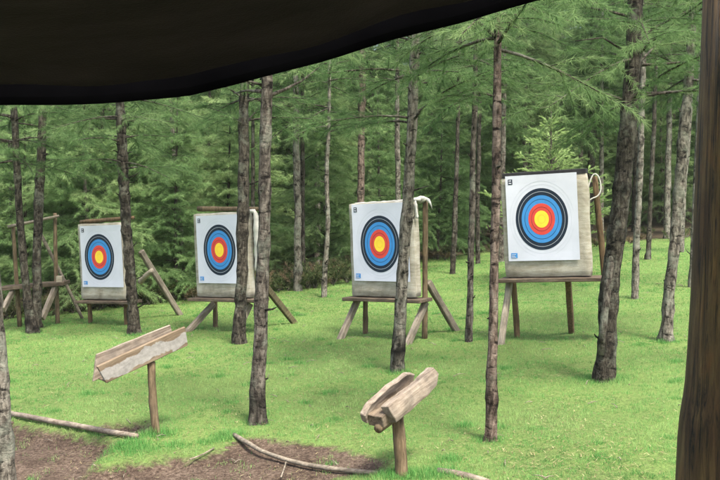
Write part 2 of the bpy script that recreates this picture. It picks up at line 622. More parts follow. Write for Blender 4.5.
def ground_z(x, y):
    """interpolated height of the built ground (numpy arrays)"""
    ix = np.clip(np.searchsorted(xs, x) - 1, 0, nx - 2)
    iy = np.clip(np.searchsorted(ys, y) - 1, 0, ny - 2)
    fx = np.clip((x - xs[ix]) / (xs[ix + 1] - xs[ix]), 0, 1)
    fy = np.clip((y - ys[iy]) / (ys[iy + 1] - ys[iy]), 0, 1)
    return (GZ[iy, ix] * (1 - fx) * (1 - fy) + GZ[iy, ix + 1] * fx * (1 - fy) + GZ[iy + 1, ix] * (1 - fx) * fy + GZ[iy + 1, ix + 1] * fx * fy)


# ------------------------------------------------------------------ grass
def blades(x, y, h, w, tint, lean=0.6, flat=False, zoff=0.0):
    n = len(x)
    z = ground_z(x, y) - 0.004 + zoff
    az = RNG.uniform(0, 2 * np.pi, n)
    la = RNG.uniform(0, 2 * np.pi, n)
    lm = RNG.uniform(0.1, lean, n) * h
    sx, sy = np.cos(az) * w / 2, np.sin(az) * w / 2
    v = np.zeros((n, 3, 3))
    v[:, 0] = np.stack([x - sx, y - sy, z], -1)
    v[:, 1] = np.stack([x + sx, y + sy, z], -1)
    if flat:
        v[:, 2] = np.stack([x + np.cos(la) * h, y + np.sin(la) * h, z + RNG.uniform(0, 0.012, n)], -1)
    else:
        v[:, 2] = np.stack([x + np.cos(la) * lm, y + np.sin(la) * lm, z + h * np.sqrt(np.maximum(0.15, 1 - (lm / h) ** 2))], -1)
    return v.reshape(-1, 3), tint


def scatter(n, y0, y1, pad=1.0, power=1.0):
    """random points of the wedge of ground in front of the shelter, denser near"""
    y = y0 + (y1 - y0) * RNG.random(n) ** power
    half = 0.42 * y + pad
    x = RNG.uniform(-1, 1, n) * half
    return x, y


TUFTS = [(on_ground(u, v)[0], r, h) for u, v, r, h in (
    (158, 436, 0.22, 0.11), (125, 447, 0.24, 0.10), (140, 451, 0.2, 0.09), (176, 447, 0.16, 0.08), (230, 436, 0.16, 0.11), (222, 440, 0.12, 0.10),
    (205, 443, 0.12, 0.08), (402, 476, 0.2, 0.08), (385, 478, 0.16, 0.08), (420, 478, 0.2, 0.08), (604, 380, 0.32, 0.09), (258, 424, 0.16, 0.09),
    (490, 441, 0.16, 0.08), (398, 372, 0.2, 0.08), (666, 342, 0.2, 0.08), (33, 333, 0.2, 0.08), (134, 335, 0.2, 0.08), (438, 476, 0.25, 0.09))]

rt = random.Random(12)
for _ in range(110):                       # ranker clumps here and there in the lawn
    yy = rt.uniform(5.6, 16)
    xx = rt.uniform(-1, 1) * 0.42 * yy
    TUFTS.append((Vector((xx, yy, 0)), rt.uniform(0.06, 0.16), rt.uniform(0.045, 0.085)))
gV, gT = [], []
N1 = 1100000
x, y = scatter(N1, 4.8, 24.5, 1.0, 1.35)
df = dirt_field(x, y)
w1 = wobble(x, y, 1.15, 2.0)
w2 = wobble(x, y, 5.2, 9.0)
thin = np.zeros(len(x))
for p in THIN:
    thin = np.maximum(thin, np.clip(poly_sd(x, y, p) / 0.12 + 0.4, 0, 1))
prob = np.clip(0.5 - (df + w2 * 0.05) * 7, 0.0, 1)
prob = np.where(df > 0.12, 0.015 + 0.22 * (w2 > 0.24) * (df < 0.9), prob)
prob *= 1 - 0.82 * thin * (w2 > -0.25)
prob *= 1 - 0.75 * worn_field(x, y) * (w2 > -0.15)
w3 = wobble(x, y, 13.0, 5.0)
prob *= np.clip(0.56 + w2 * 0.95 + w3 * 1.25, 0.06, 1)
ey = edge_y(x)
prob *= np.clip(0.5 - (y - ey - 0.6 + w1 * 1.2) * 0.55, 0.0, 1)
k = RNG.random(len(x)) < prob
x, y, w1, w2, w3 = x[k], y[k], w1[k], w2[k], w3[k]
h = RNG.uniform(0.012, 0.034, len(x)) * (1 + 0.45 * w1 + 0.7 * w3)
hb = np.zeros(len(x))
for p, r, hh in TUFTS:
    g = np.exp(-((x - p.x) ** 2 + (y - p.y) ** 2) / (r * 0.7) ** 2)
    hb = np.maximum(hb, g * hh * RNG.uniform(0.2, 1, len(x)))
h = np.maximum(h, hb)
wd = RNG.uniform(0.0028, 0.0048, len(x)) * np.clip(y / 8.5, 0.8, 2.2)
t = np.clip(0.45 + w1 * 0.85 + w2 * 0.60 + w3 * 0.55 + RNG.normal(0, 0.2, len(x)), 0, 1)
v, tt = blades(x, y, h, wd, t)
gV.append(v)
gT.append(tt)
for p, r, hh in TUFTS:                     # the long grass round posts, trunks and logs
    n = int(700 * (r / 0.2) ** 2)
    a, rr = RNG.uniform(0, 2 * np.pi, n), r * np.sqrt(RNG.random(n)) * RNG.uniform(0.4, 1.15, n)
    x, y = p.x + np.cos(a) * rr, p.y + np.sin(a) * rr * 0.8
    h = hh * RNG.uniform(0.2, 1.0, n) * (1.1 - rr / r * 0.6).clip(0.3, 1)
    v, tt = blades(x, y, h, RNG.uniform(0.003, 0.005, n), np.clip(RNG.normal(0.42, 0.22, n), 0, 1), 1.0)
    gV.append(v)
    gT.append(tt)
gV = np.concatenate(gV)
gT = np.concatenate(gT)
gm = np_mesh('grass', gV, np.arange(len(gV)).reshape(-1, 3), [LEAF['grass']], [('tint', 'FACE', gT)])
kind(link('grass', gm), 'stuff')

n = 90000
x, y = scatter(n, 4.8, 24.0, 1.0, 1.3)
w = wobble(x, y, 1.6, 6.0)
df = dirt_field(x, y)
k = RNG.random(n) < np.clip(0.38 + w * 1.1 - 0.30 * (df > 0.0) + 0.6 * (y > edge_y(x) - 0.3), 0.05, 1)
x, y = x[k], y[k]
v, tt = blades(x, y, RNG.uniform(0.02, 0.06, len(x)), RNG.uniform(0.0035, 0.007, len(x)), np.clip(RNG.normal(0.48, 0.28, len(x)), 0, 1), flat=True, zoff=0.018)
gm = np_mesh('fallen_needles', v, np.arange(len(v)).reshape(-1, 3), [LEAF['litter']], [('tint', 'FACE', tt)])
kind(link('fallen_needles', gm), 'stuff')


SOIL = mat_plain('soil_crumbs', (0.085, 0.062, 0.048), 0.95, 0.5, 40, 0.1)
n = 5200
x, y = scatter(n, 5.0, 9.5, 0.8, 1.4)
k = RNG.random(n) < np.clip(0.35 + dirt_field(x, y) * 6, 0.012, 1)
x, y = x[k], y[k]
n = len(x)
r = RNG.uniform(0.004, 0.013, n) * (1 + 1.2 * (RNG.random(n) > 0.95))
z = ground_z(x, y)
oc = np.array([(1, 0, 0), (0, 1, 0), (-1, 0, 0), (0, -1, 0), (0, 0, 0.8), (0, 0, -0.6)], float)
vv = np.stack([x, y, z], -1)[:, None] + oc[None] * r[:, None, None] * RNG.uniform(0.6, 1.4, (n, 6, 1)) + RNG.normal(0, 0.15, (n, 6, 3)) * r[:, None, None]
of = np.array([(0, 1, 4), (1, 2, 4), (2, 3, 4), (3, 0, 4), (1, 0, 5), (2, 1, 5), (3, 2, 5), (0, 3, 5)])
ff = (np.arange(n)[:, None, None] * 6 + of[None]).reshape(-1, 3)
kind(link('soil_crumbs', np_mesh('soil_crumbs', vv.reshape(-1, 3), ff, [SOIL])), 'stuff')


# ------------------------------------------------------------------ trees
def smooth_path(pts, step):
    """Catmull-Rom through (x,y,z,r) points, resampled about every step metres"""
    P = [Vector(p) for p in pts]
    P = [P[0] * 2 - P[1]] + P + [P[-1] * 2 - P[-2]]
    out = []
    for i in range(1, len(P) - 2):
        a, b, c, d = P[i - 1], P[i], P[i + 1], P[i + 2]
        n = max(1, int((Vector(c[:3]) - Vector(b[:3])).length / step))
        for j in range(n):
            t = j / n
            out.append(0.5 * ((2 * b) + (c - a) * t + (2 * a - 5 * b + 4 * c - d) * t * t + (3 * b - a - 3 * c + d) * t * t * t))
    out.append(P[-2])
    return out


BURL = {61: (0.31, 0.17, 1.0), 41: (0.14, 0.16, 0.45), 51: (0.22, 0.2, 0.4), 71: (0.3, 0.3, 0.12), 77: (0.15, 0.2, 0.4)}     # scarred swellings: height, reach, size


def trunk_mesh(name, path, bark, seed, step=0.07, sides=12, knots=0.4, stubs=True, knot_amt=0.14, flare=0.16, stub_top=99.0):
    """path: (x,y,z,r) points from the foot up; returns a mesh with whorl knots, scars and dead stubs"""
    rr = random.Random(seed)
    pts = smooth_path([Vector((*p[:3], p[3])) for p in path], step)
    mb = MB()
    P, Rd = [], []
    kz = []
    z = path[0][2] + rr.uniform(0.25, 0.5)
    while z < path[-1][2]:
        kz.append(z)
        z += knots * rr.uniform(0.65, 1.35)
    for i, p in enumerate(pts):
        hgt = p[2] - path[0][2]
        kk = max([math.exp(-((p[2] - q) / 0.05) ** 2) for q in kz] or [0])
        n = mnoise.noise(Vector((seed * 3.1, 0, p[2] * 2.3)))
        r = p[3] * (1 + flare * math.exp(-hgt / 0.12) + knot_amt * kk + 0.07 * n)
        wob = Vector((mnoise.noise(Vector((p[2] * 1.6, seed, 0))), mnoise.noise(Vector((p[2] * 1.6, 0, seed))), 0)) * p[3] * (0.12 if bark.name == 'bark_pinkish' else 0.25)
        P.append(Vector(p[:3]) + wob)
        Rd.append(r)
    P.insert(0, P[0] - Vector((0, 0, 0.15)))
    Rd.insert(0, Rd[0] * 1.1)
    n0 = len(P)
    # bark surface with lumps
    vs, fs, scar = [], [], []
    for i in range(n0):
        for k in range(sides):
            th = 2 * math.pi * k / sides
            d = Vector((math.cos(th), math.sin(th), 0))
            low = math.exp(-(P[i].z - path[0][2]) / 0.45)
            lump = mnoise.noise(Vector((d.x * 1.7 + seed, d.y * 1.7, P[i].z * 5.0))) * (0.13 + 0.22 * low) + mnoise.noise(Vector((d.x * 4 + seed, d.y * 4, P[i].z * 14.0))) * (0.09 + 0.14 * low)
            if seed in BURL:
                bz, bh, ba = BURL[seed]
                burl = math.exp(-((P[i].z - path[0][2] - bz) / bh) ** 2)
                bn = mnoise.noise(Vector((d.x * 1.9 + seed, d.y * 1.9, P[i].z * 11)))
                lump += burl * ba * (0.04 + bn * 0.7)
            root = 0.0
            if P[i].z - path[0][2] < 0.2:
                root = 0.12 * max(0, math.sin(th * 3 + seed)) * (1 - max(0, P[i].z - path[0][2]) / 0.2)
            vs.append(P[i] + d * Rd[i] * (1 + lump + root))
            kk = max([math.exp(-((P[i].z - q) / 0.035) ** 2) for q in kz] or [0])
            sc = kk * max(0, mnoise.noise(Vector((d.x * 2.2, d.y * 2.2, round(P[i].z / knots) * 3.3 + seed))) * 2.4 + 0.2)
            if seed in BURL:
                sc = max(sc, burl * min(1.0, max(0.0, 0.62 + bn * 2.6)) * min(1.0, ba * 2.5))
            scar.append(min(1.0, sc))
    for i in range(n0 - 1):
        for k in range(sides):
            k2 = (k + 1) % sides
            fs.append((i * sides + k, i * sides + k2, (i + 1) * sides + k2, (i + 1) * sides + k))
    fs.append(tuple((n0 - 1) * sides + k for k in range(sides)))
    mb.add(vs, fs)
    if stubs:
        for q in kz:
            if q > stub_top:
                continue
            i = min(range(n0), key=lambda j: abs(P[j].z - q))
            for _ in range(rr.choice((0, 1, 1, 2))):
                a = rr.uniform(0, 6.28)
                ln = rr.choice((0.012, 0.015, 0.02, 0.03, 0.05, 0.16))
                d = Vector((math.cos(a), math.sin(a), rr.uniform(0.05, 0.6)))
                s = P[i] + d * Rd[i] * 0.8
                e = s + d * (Rd[i] * 0.3 + ln)
                b0 = len(mb.v)
                mb.tube([s, s.lerp(e, 0.6), e + Vector((0, 0, rr.uniform(-0.02, 0.03)))], [0.011, 0.008, 0.005 if ln < 0.1 else 0.002], 5, rng=rr)
                scar += [0.7] * (len(mb.v) - b0)
    me = bpy.data.meshes.new(name)
    me.from_pydata(mb.v, [], mb.f)
    me.materials.append(bark)
    me.polygons.foreach_set('use_smooth', [True] * len(mb.f))
    a = me.attributes.new('scar', 'FLOAT', 'POINT')
    a.data.foreach_set('value', scar)
    me.update()
    return me, P, Rd


def needle_mesh(name, tp, ta, tt, mat, n=12, ln=(0.10, 0.18), w=0.007, spread=0.75, droop=0.35, seed=0, boughs=None, bark=None):
    """tp, ta: tuft points and directions; n needles each, every needle one slim triangle"""
    rg = np.random.default_rng(seed)
    m = len(tp)
    p = np.repeat(np.asarray(tp, float), n, 0)
    a = np.repeat(np.asarray(ta, float), n, 0)
    a /= np.linalg.norm(a, axis=1, keepdims=True) + 1e-9
    d = rg.normal(size=(m * n, 3))
    d /= np.linalg.norm(d, axis=1, keepdims=True) + 1e-9
    d = a + d * spread * rg.uniform(0.5, 1.25, (m * n, 1))
    d[:, 2] -= droop * rg.uniform(0.4, 1.4, m * n)
    d /= np.linalg.norm(d, axis=1, keepdims=True) + 1e-9
    L = rg.uniform(ln[0], ln[1], m * n)[:, None]
    s = np.cross(d, rg.normal(size=(m * n, 3)))
    s /= np.linalg.norm(s, axis=1, keepdims=True) + 1e-9
    p = p + a * rg.uniform(-0.03, 0.03, (m * n, 1))
    v = np.stack([p - s * w / 2, p + s * w / 2, p + d * L], 1).reshape(-1, 3)
    t = np.clip(np.repeat(np.asarray(tt, float), n) + rg.normal(0, 0.10, m * n), 0, 1)
    f = np.arange(len(v)).reshape(-1, 3)
    if boughs is None:
        return np_mesh(name, v, f, [mat], [('tint', 'FACE', t)])
    q = np.array(boughs.f)                       # the boughs, their quads halved
    q = np.concatenate([q[:, [0, 1, 2]], q[:, [0, 2, 3]]]) + len(v)
    me = np_mesh(name, np.concatenate([v, np.array(boughs.v)]), np.concatenate([f, q]), [mat, bark], [('tint', 'FACE', np.concatenate([t, np.zeros(len(q))]))])
    me.polygons.foreach_set('material_index', np.concatenate([np.zeros(len(f), np.int32), np.ones(len(q), np.int32)]))
    return me


def crown_parts(seed, axis, zs, length, leaf, bark, per=(4, 6), elev=(0.05, 0.45), sag=0.25, sub=0.105, tuft=0.07, n=11, ln=(0.06, 0.115), w=0.007, droop=0.28,
                spread=1.0, bare=0.25, base_r=0.012, az=None, sublen=0.55, tip_up=0.25):
    """limbs and needles of a pine: whorls of drooping boughs with side sprays. axis(z)->(x,y); length(z)->bough length"""
    rr = random.Random(seed)
    mb = MB()
    tp, ta, tt = [], [], []
    for z in zs:
        nb = rr.randint(*per)
        a0 = rr.uniform(0, 6.28)
        tone_w = rr.uniform(-0.08, 0.08)
        for b in range(nb):
            a = a0 + 6.28 * b / nb + rr.uniform(-0.35, 0.35)
            if az is not None:
                a = az(rr, a)
            L = length(z) * rr.uniform(0.6, 1.15)
            if L < 0.12:
                continue
            e = rr.uniform(*elev)
            x0, y0 = axis(z)
            o = Vector((x0, y0, z + rr.uniform(-0.06, 0.06)))
            d = Vector((math.cos(a) * math.cos(e), math.sin(a) * math.cos(e), math.sin(e)))
            side = Vector((-math.sin(a), math.cos(a), 0))
            cv = rr.uniform(-0.2, 0.2)
            tone = 0.42 + tone_w + rr.uniform(-0.16, 0.16)
            def B(t):
                return o + d * (L * t) + side * (cv * L * t * t) + Vector((0, 0, -sag * L * (t * t - tip_up * t ** 4)))
            K = 6
            mb.tube([B(i / K) for i in range(K + 1)], [base_r * (0.5 + 0.5 * min(1, L)) * (1 - 0.85 * i / K) + 0.002 for i in range(K + 1)], 5, cap=False, rng=rr)
            t = bare
            sgn = 1
            while t < 1.0:
                pb = B(t)
                tang = (B(min(1, t + 0.05)) - B(max(0, t - 0.05))).normalized()
                sl = sublen * L * (1 - 0.62 * t) * rr.uniform(0.5, 1.1)
                sd = (tang * rr.uniform(0.5, 1.0) + side * sgn * rr.uniform(0.6, 1.0) + Vector((0, 0, rr.uniform(-0.45, 0.6)))).normalized()
                stone = rr.uniform(-0.2, 0.2)
                m = max(1, int(sl / tuft))
                for j in range(1, m + 1):
                    q = j / m
                    p = pb + sd * (sl * q) + Vector((0, 0, -0.22 * sl * q * q))
                    tp.append(p[:])
                    ta.append((sd + Vector((0, 0, -0.35 * q)) + tang * 0.2)[:])
                    tt.append(tone + stone + 0.18 * q * t)
                if sl > 0.25:
                    mb.tube([pb, pb + sd * (sl * 0.5) + Vector((0, 0, -0.05 * sl)), pb + sd * sl + Vector((0, 0, -0.22 * sl))], [0.0035, 0.0025, 0.0012], 4, cap=False, rng=rr)
                sgn = -sgn
                t += sub / max(0.3, L) * rr.uniform(0.6, 1.3)
            t = bare
            while t <= 1.0:
                tp.append(B(t)[:])
                ta.append(((B(min(1, t + 0.05)) - B(t - 0.05)).normalized())[:])
                tt.append(tone + 0.15 * t)
                t += tuft / L
    return needle_mesh('crown', tp, ta, tt, leaf, n, ln, w, spread, droop, seed, mb, bark)


def axis_of(P):
    zz = [p.z for p in P]
    return lambda z: (float(np.interp(z, zz, [p.x for p in P])), float(np.interp(z, zz, [p.y for p in P])))


def whorls(rr, z0, z1, step):
    out, z = [], z0
    while z < z1:
        out.append(z)
        z += step * rr.uniform(0.75, 1.25)
    return out


def pine(label, px, bark, crown_z, height, seed, stubs=True, lmax=1.4, knots=0.4, leaf='pine', name='pine_tree', deep=0.0, step=0.33, per=(4, 6), elev=(-0.2, 0.65), group=None,
         sides=12, n=32, knot_amt=0.14, extra=None, w=0.0038, lmin=0.25, tuft=0.07, ground_px=None, flare=0.16, base=None, sag=0.28, bare=0.28):
    """px: (u, v, width) marks up the trunk; the first is its foot, the rest stay at the foot's distance"""
    b, d = on_ground(*(ground_px or px[0][:2]))
    path = []
    for i, (u, v, wp) in enumerate(px):
        p = at(u, v, d)
        q = p - b
        lean = 0.02 * max(0, q.z) * deep
        path.append((q.x, q.y * 0 + lean, max(q.z, 0.0) if i == 0 else q.z, wp / 2 * d / F * 0.86))
    dx = (path[-1][0] - path[0][0]) / max(0.5, path[-1][2])
    x, y, z, r = path[-1]
    r0, ztop = r, z
    while z < height - 0.01:
        dz = min(1.0, height - z)
        z += dz
        x += dx * dz * 0.6
        r = r0 * max(0.12, 1 - 0.88 * (z - ztop) / max(0.3, height - ztop))
        path.append((x, y, z, r))
    t = thing(name, label, 'tree', b, 0, group)
    me, P, Rd = trunk_mesh('trunk', path, BARK[bark], seed, knots=knots, sides=sides, knot_amt=knot_amt, flare=flare, stub_top=crown_z + 0.6, stubs=stubs)
    link('trunk', me, t)
    rr = random.Random(seed + 5)
    zs = whorls(rr, crown_z, height - 0.1, step)
    def length(z):
        q = (z - crown_z) / (height - crown_z)
        return max(lmin, lmax * (0.75 + 0.5 * q) * (1 - q) ** 0.75 if q > 0.12 else lmax * 0.8)
    zs = [q for q in zs if q < crown_z + 1.9 or rr.random() < 0.45]      # airy towards the top
    cm = crown_parts(seed, axis_of(P), zs, length, LEAF[leaf], BARK['dark'], per=per, elev=elev, n=n, w=w, tuft=tuft, sag=sag, bare=bare)
    link('crown', cm, t)
    if extra:
        extra(t, P, Rd)
    return t


# --- the trees of the clearing, each from its own marks
def limb(t, pts, r0, r1, bark, seed=3):
    mb = MB()
    pts = [Vector(p) for p in pts]
    n = len(pts)
    mb.tube(pts, [r0 + (r1 - r0) * i / (n - 1) for i in range(n)], 6, jit=0.05, rng=random.Random(seed))
    return mb.build('branch', BARK[bark], t)


pine('rough grey trunk close to the shelter at the left edge of the photo', [(6, 497, 25), (3, 380, 19), (0, 300, 16), (-3, 230, 13), (-6, 120, 12)],
            'grey', 2.9, 6.0, 11, lmax=0.9, stubs=False)


def twin(t, P, Rd):
    b, d = on_ground(33, 333)
    marks = [(34, 318, 13), (36, 290, 10), (36, 240, 10), (39, 180, 10), (41, 130, 9), (42, 60, 7)]
    path = []
    for u, v, wp in marks:
        q = at(u, v, d) - b
        path.append((q.x, q.y + 0.05, q.z, wp / 2 * d / F * 0.86))
    me, P2, R2 = trunk_mesh('trunk', path, BARK['dark'], 78, flare=0.0, stub_top=3)
    link('trunk', me, t)


pine('twin stemmed dark pine in front of the empty wooden stand', [(33, 333, 15), (29, 305, 10), (26, 270, 8), (22, 210, 8), (20, 140, 8), (18, 80, 6)],
            'dark', 2.55, 5.6, 77, lmax=1.7, extra=twin, per=(4, 6), elev=(-0.1, 0.35))
pine('dark knobbly pine trunk crossing the edge of the target farthest from the shelter post',
            [(134, 334, 15), (133, 310, 12), (131, 270, 11), (128, 220, 11), (126, 170, 11), (124, 115, 10)],
            'dark', 2.35, 5.8, 21, lmax=1.7, knots=0.22, knot_amt=0.25, per=(4, 6), elev=(-0.1, 0.3))
pine('brown pine overlapping the target with the brown stick on top, half behind a thicker trunk',
            [(240, 343, 15), (241, 310, 13), (243, 240, 13), (245, 180, 13), (246, 110, 11)], 'dark', 2.75, 6.0, 31, lmax=1.4)


def e_limbs(t, P, Rd):
    b, d = on_ground(258, 424)
    for k, mk in enumerate((((269, 92, 5), (256, 90, 3.4), (243, 88, 2.6), (228, 90, 2)), ((269, 96, 5), (284, 88, 4), (300, 78, 3), (318, 62, 2)), ((268, 92, 4), (262, 86, 3), (250, 84, 2.4), (238, 90, 1.6)))):
        limb(t, [at(u, v, d) - b + Vector((0, (-0.12 if k == 2 else 0.1) * i, 0)) for i, (u, v, w_) in enumerate(mk)], mk[0][2] / 2 * d / F, 0.004, 'brown', k)


pine('grey brown pine between the two troughs, forking into thin limbs under the awning',
            [(258, 424, 19), (259, 400, 18), (260, 360, 16), (263, 290, 15), (266, 200, 14), (268, 120, 13), (269, 88, 12)], 'brown', 2.98, 5.4, 41, lmax=1.3, extra=e_limbs, step=0.5)
pine('leaning grey pine across the third target, its paper partly hidden behind the trunk',
            [(397, 371, 15), (398, 350, 14), (401, 300, 13), (405, 230, 13), (409, 170, 12), (412, 110, 12), (414, 50, 10)], 'grey', 2.55, 6.3, 51, lmax=1.5)
pine('straight pinkish pine with a blackened foot beside the nearest target',
            [(490, 441, 14), (491, 420, 13), (491, 385, 13), (492, 330, 11), (493, 240, 10), (494, 150, 10), (494, 80, 9)], 'pink', 2.85, 5.4, 61, lmax=1.2, knots=0.5, knot_amt=0.08)


def h_bark(t, P, Rd):
    b, d = on_ground(603, 380)
    mk = [(598, 352, 6), (601, 320, 8), (606, 280, 9), (611, 235, 8), (616, 200, 6), (619, 170, 3)]
    mb = MB()
    mb.tube([at(u, v, d) - b + Vector((0, -0.10, 0)) for u, v, w_ in mk], [w_ / 2 * d / F for u, v, w_ in mk], 7, jit=0.12, rng=random.Random(2))
    mb.build('loose_bark_strip', BARK['brown'], t)
    for k, (pts, r) in enumerate(((((629, 66), (660, 66), (700, 63), (735, 58)), 0.016), (((627, 94), (660, 92), (700, 88), (740, 84)), 0.014), (((622, 50), (600, 40), (570, 45)), 0.012),
                                   (((632, 45), (660, 25), (690, 10), (720, -4)), 0.014))):
        limb(t, [at(u, v, d) - b + Vector((0, 0.1 * i * (1 if k % 2 else -1), 0)) for i, (u, v) in enumerate(pts)], r, 0.004, 'dark', k + 9)


pine('thickest dark pine with a strip of loose bark beside the nearest target',
            [(603, 381, 23), (605, 350, 21.5), (608, 300, 20.5), (613, 240, 20.5), (619, 180, 20), (624, 120, 19), (627, 60, 18), (629, -5, 16)], 'dark', 2.55, 7.0, 71, lmax=1.7, knots=0.33, per=(3, 5), extra=h_bark)
pine('pale lichened pine leaning beside the dark shelter post',
            [(666, 341, 16), (667, 310, 13), (671, 260, 12), (676, 190, 12), (680, 120, 11), (684, 60, 9)], 'grey', 2.9, 6.8, 81, lmax=1.4, knots=0.3, knot_amt=0.2)

# --- slimmer trunks behind, each marked on its own
MID = [
    ('thin dark pole pine left of the pinkish trunk, behind the row of targets', [(469, 342, 8), (470, 290, 7), (471, 200, 7), (473, 100, 6)], 'brown', 2.9, 6.5, 1.1, 'pine'),
    ('pale lichened pine at the lawn edge between the second and third targets', [(298, 291, 10), (298, 260, 9), (298, 215, 8), (297, 165, 8)], 'pale', 3.1, 8.5, 1.5, 'pine'),
    ('thin dark trunk just beside the pale lichened pine at the lawn edge', [(303, 285, 5), (303, 230, 5), (303, 165, 5)], 'dark', 3.2, 8, 1.3, 'pine'),
    ('crooked whitish slender trunk standing left of the third target', [(324, 297, 6), (325, 270, 6), (328, 225, 5), (327, 175, 5), (329, 130, 4)], 'pale', 2.9, 7.5, 1.3, 'pine'),
    ('brown pine trunk rising directly behind the third target', [(361, 286, 9), (361, 230, 9), (361, 160, 8), (362, 85, 8)], 'pink', 4.2, 9, 1.5, 'pine'),
    ('slender pale trunk showing above the third target beside the leaning grey pine', [(398, 281, 7), (398, 220, 6), (397, 150, 6)], 'grey', 3.9, 8.5, 1.4, 'pine'),
    ('short dark trunk on the lawn right of the third target', [(453, 274, 6), (454, 230, 6), (456, 170, 5)], 'dark', 3.6, 8, 1.5, 'pine'),
    ('blackish slim trunk just behind the thin pole pine', [(478, 264, 5), (477, 210, 5), (478, 150, 5)], 'dark', 3.8, 9, 1.5, 'pine'),
    ('pale spotted slim trunk on the lawn between the thickest pine and the leaning one', [(635, 299, 8), (635, 260, 8), (637, 200, 7), (638, 130, 7)], 'pale', 4.0, 8.5, 1.4, 'pine'),
    ('dark slim trunk far back over the lawn beside the pale spotted one', [(648, 259, 6), (649, 210, 5), (651, 140, 5)], 'dark', 4.2, 9, 1.5, 'pine'),
    ('pale far trunk next to the shelter post at the back of the lawn', [(681, 252, 7), (682, 200, 6), (686, 130, 6)], 'pale', 4.4, 9, 1.5, 'pine'),
    ('whitish thin trunk half hidden by the shelter post', [(691, 287, 6), (692, 230, 5), (694, 150, 5)], 'pale', 4.0, 8.5, 1.3, 'pine'),
    ('slim bare trunk between the first and second targets at the thicket edge', [(186, 293, 7), (184, 260, 6), (179, 200, 5), (175, 140, 5)], 'grey', 3.1, 7.5, 1.2, 'bush'),
    ('dark trunk rising out of the thicket behind the first target', [(108, 301, 7), (107, 250, 6), (106, 190, 6), (106, 150, 5)], 'dark', 2.9, 7.5, 1.4, 'bush'),
    ('thin dark trunk glimpsed between the two trunks at the second target', [(253, 292, 5), (253, 240, 5), (254, 150, 4)], 'dark', 3.6, 8, 1.2, 'pine'),
    ('slim brown trunk behind the empty wooden stand', [(14, 303, 6), (15, 250, 6), (14, 180, 5)], 'brown', 2.8, 7.5, 1.4, 'bush'),
    ('brown trunk close behind the pinkish pine over the lawn', [(501, 262, 7), (501, 200, 6), (502, 140, 6)], 'brown', 4.0, 9, 1.5, 'pine'),
]
for i, (lab, px, bk, cz, ht, lm_, lf) in enumerate(MID):
    pine(lab, px, bk, cz, ht, 200 + i * 7, lmax=lm_, leaf=lf, sides=9, knots=0.35, n=18, w=0.0075, tuft=0.08, step=0.36)

# --- background: a few source trees, copied
TAKEN = [o.location.copy() for o in COL.objects if o.get('category') == 'tree']


def source_tree(seed, height, crown_z, lmax, leaf, bark, r0, style):
    rr = random.Random(seed)
    lean = rr.uniform(-0.03, 0.03)
    path = [(0, 0, 0, r0), (lean * 1.5, 0.02, 1.5, r0 * 0.9), (lean * 3 + rr.uniform(-0.05, 0.05), 0, 3.2, r0 * 0.75), (lean * 5, 0.03, height * 0.7, r0 * 0.45), (lean * 6, 0, height, r0 * 0.1)]
    me, P, Rd = trunk_mesh('trunk', path, BARK[bark], seed, step=0.11, sides=8, stub_top=crown_z + 1)
    if style == 'bushy':
        zs = whorls(rr, crown_z, height - 0.1, 0.30)
        length = lambda z: max(0.2, lmax * (1 - (z - crown_z) / (height - crown_z)) ** 0.7)
        cm = crown_parts(seed, axis_of(P), zs, length, LEAF[leaf], BARK['dark'], per=(5, 6), elev=(-0.2, 0.65), sag=0.22, n=23, w=0.0088, sub=0.125, tuft=0.075, ln=(0.08, 0.16), droop=0.3, bare=0.14, base_r=0.011)
    else:
        zs = whorls(rr, crown_z, height - 0.1, 0.34)
        length = lambda z: max(0.25, lmax * (0.6 + 0.8 * ((z - crown_z) / (height - crown_z))) * (1 - (z - crown_z) / (height - crown_z)) ** 0.8)
        cm = crown_parts(seed, axis_of(P), zs, length, LEAF[leaf], BARK['dark'], per=(5, 7), elev=(-0.25, 0.7), sag=0.28, n=23, w=0.0088, sub=0.125, tuft=0.075, ln=(0.08, 0.16), droop=0.3, bare=0.14, base_r=0.011)
    return me, cm


SRC = {'bushy': [], 'pole': []}
for k in range(5):
    SRC['bushy'].append(source_tree(500 + k * 13, 5.2 + 0.7 * k, 0.35 + 0.12 * k, 1.75 + 0.08 * k, 'bush', ('grey', 'brown', 'dark')[k % 3], 0.055, 'bushy'))
for k in range(5):
    SRC['pole'].append(source_tree(700 + k * 17, 8.6 + 0.5 * k, 2.9 + 0.3 * k, 1.75, 'pine', ('grey', 'dark', 'brown', 'pale', 'dark')[k], 0.07 + 0.008 * k, 'pole'))

LAB = {
    'bushy': ('bushy_pine', 'bushy young pine with soft green boughs low down in the thicket behind the targets', 'bushy young pines of the thicket'),
    'pole': ('pole_pine', 'tall bare stemmed pine with a high crown deep in the plantation behind the lawn', 'tall pines of the plantation'),
}


def copy_tree(style, k, x, y, s, rz):
    name, lab, grp = LAB[style]
    t = thing(name, lab, 'tree', (x, y, float(ground_z(np.array([x]), np.array([y]))[0]) - 0.02), rz, grp)
    t.scale = (s, s, s)
    for nm, me in zip(('trunk', 'crown'), SRC[style][k]):
        link(nm, me, t)


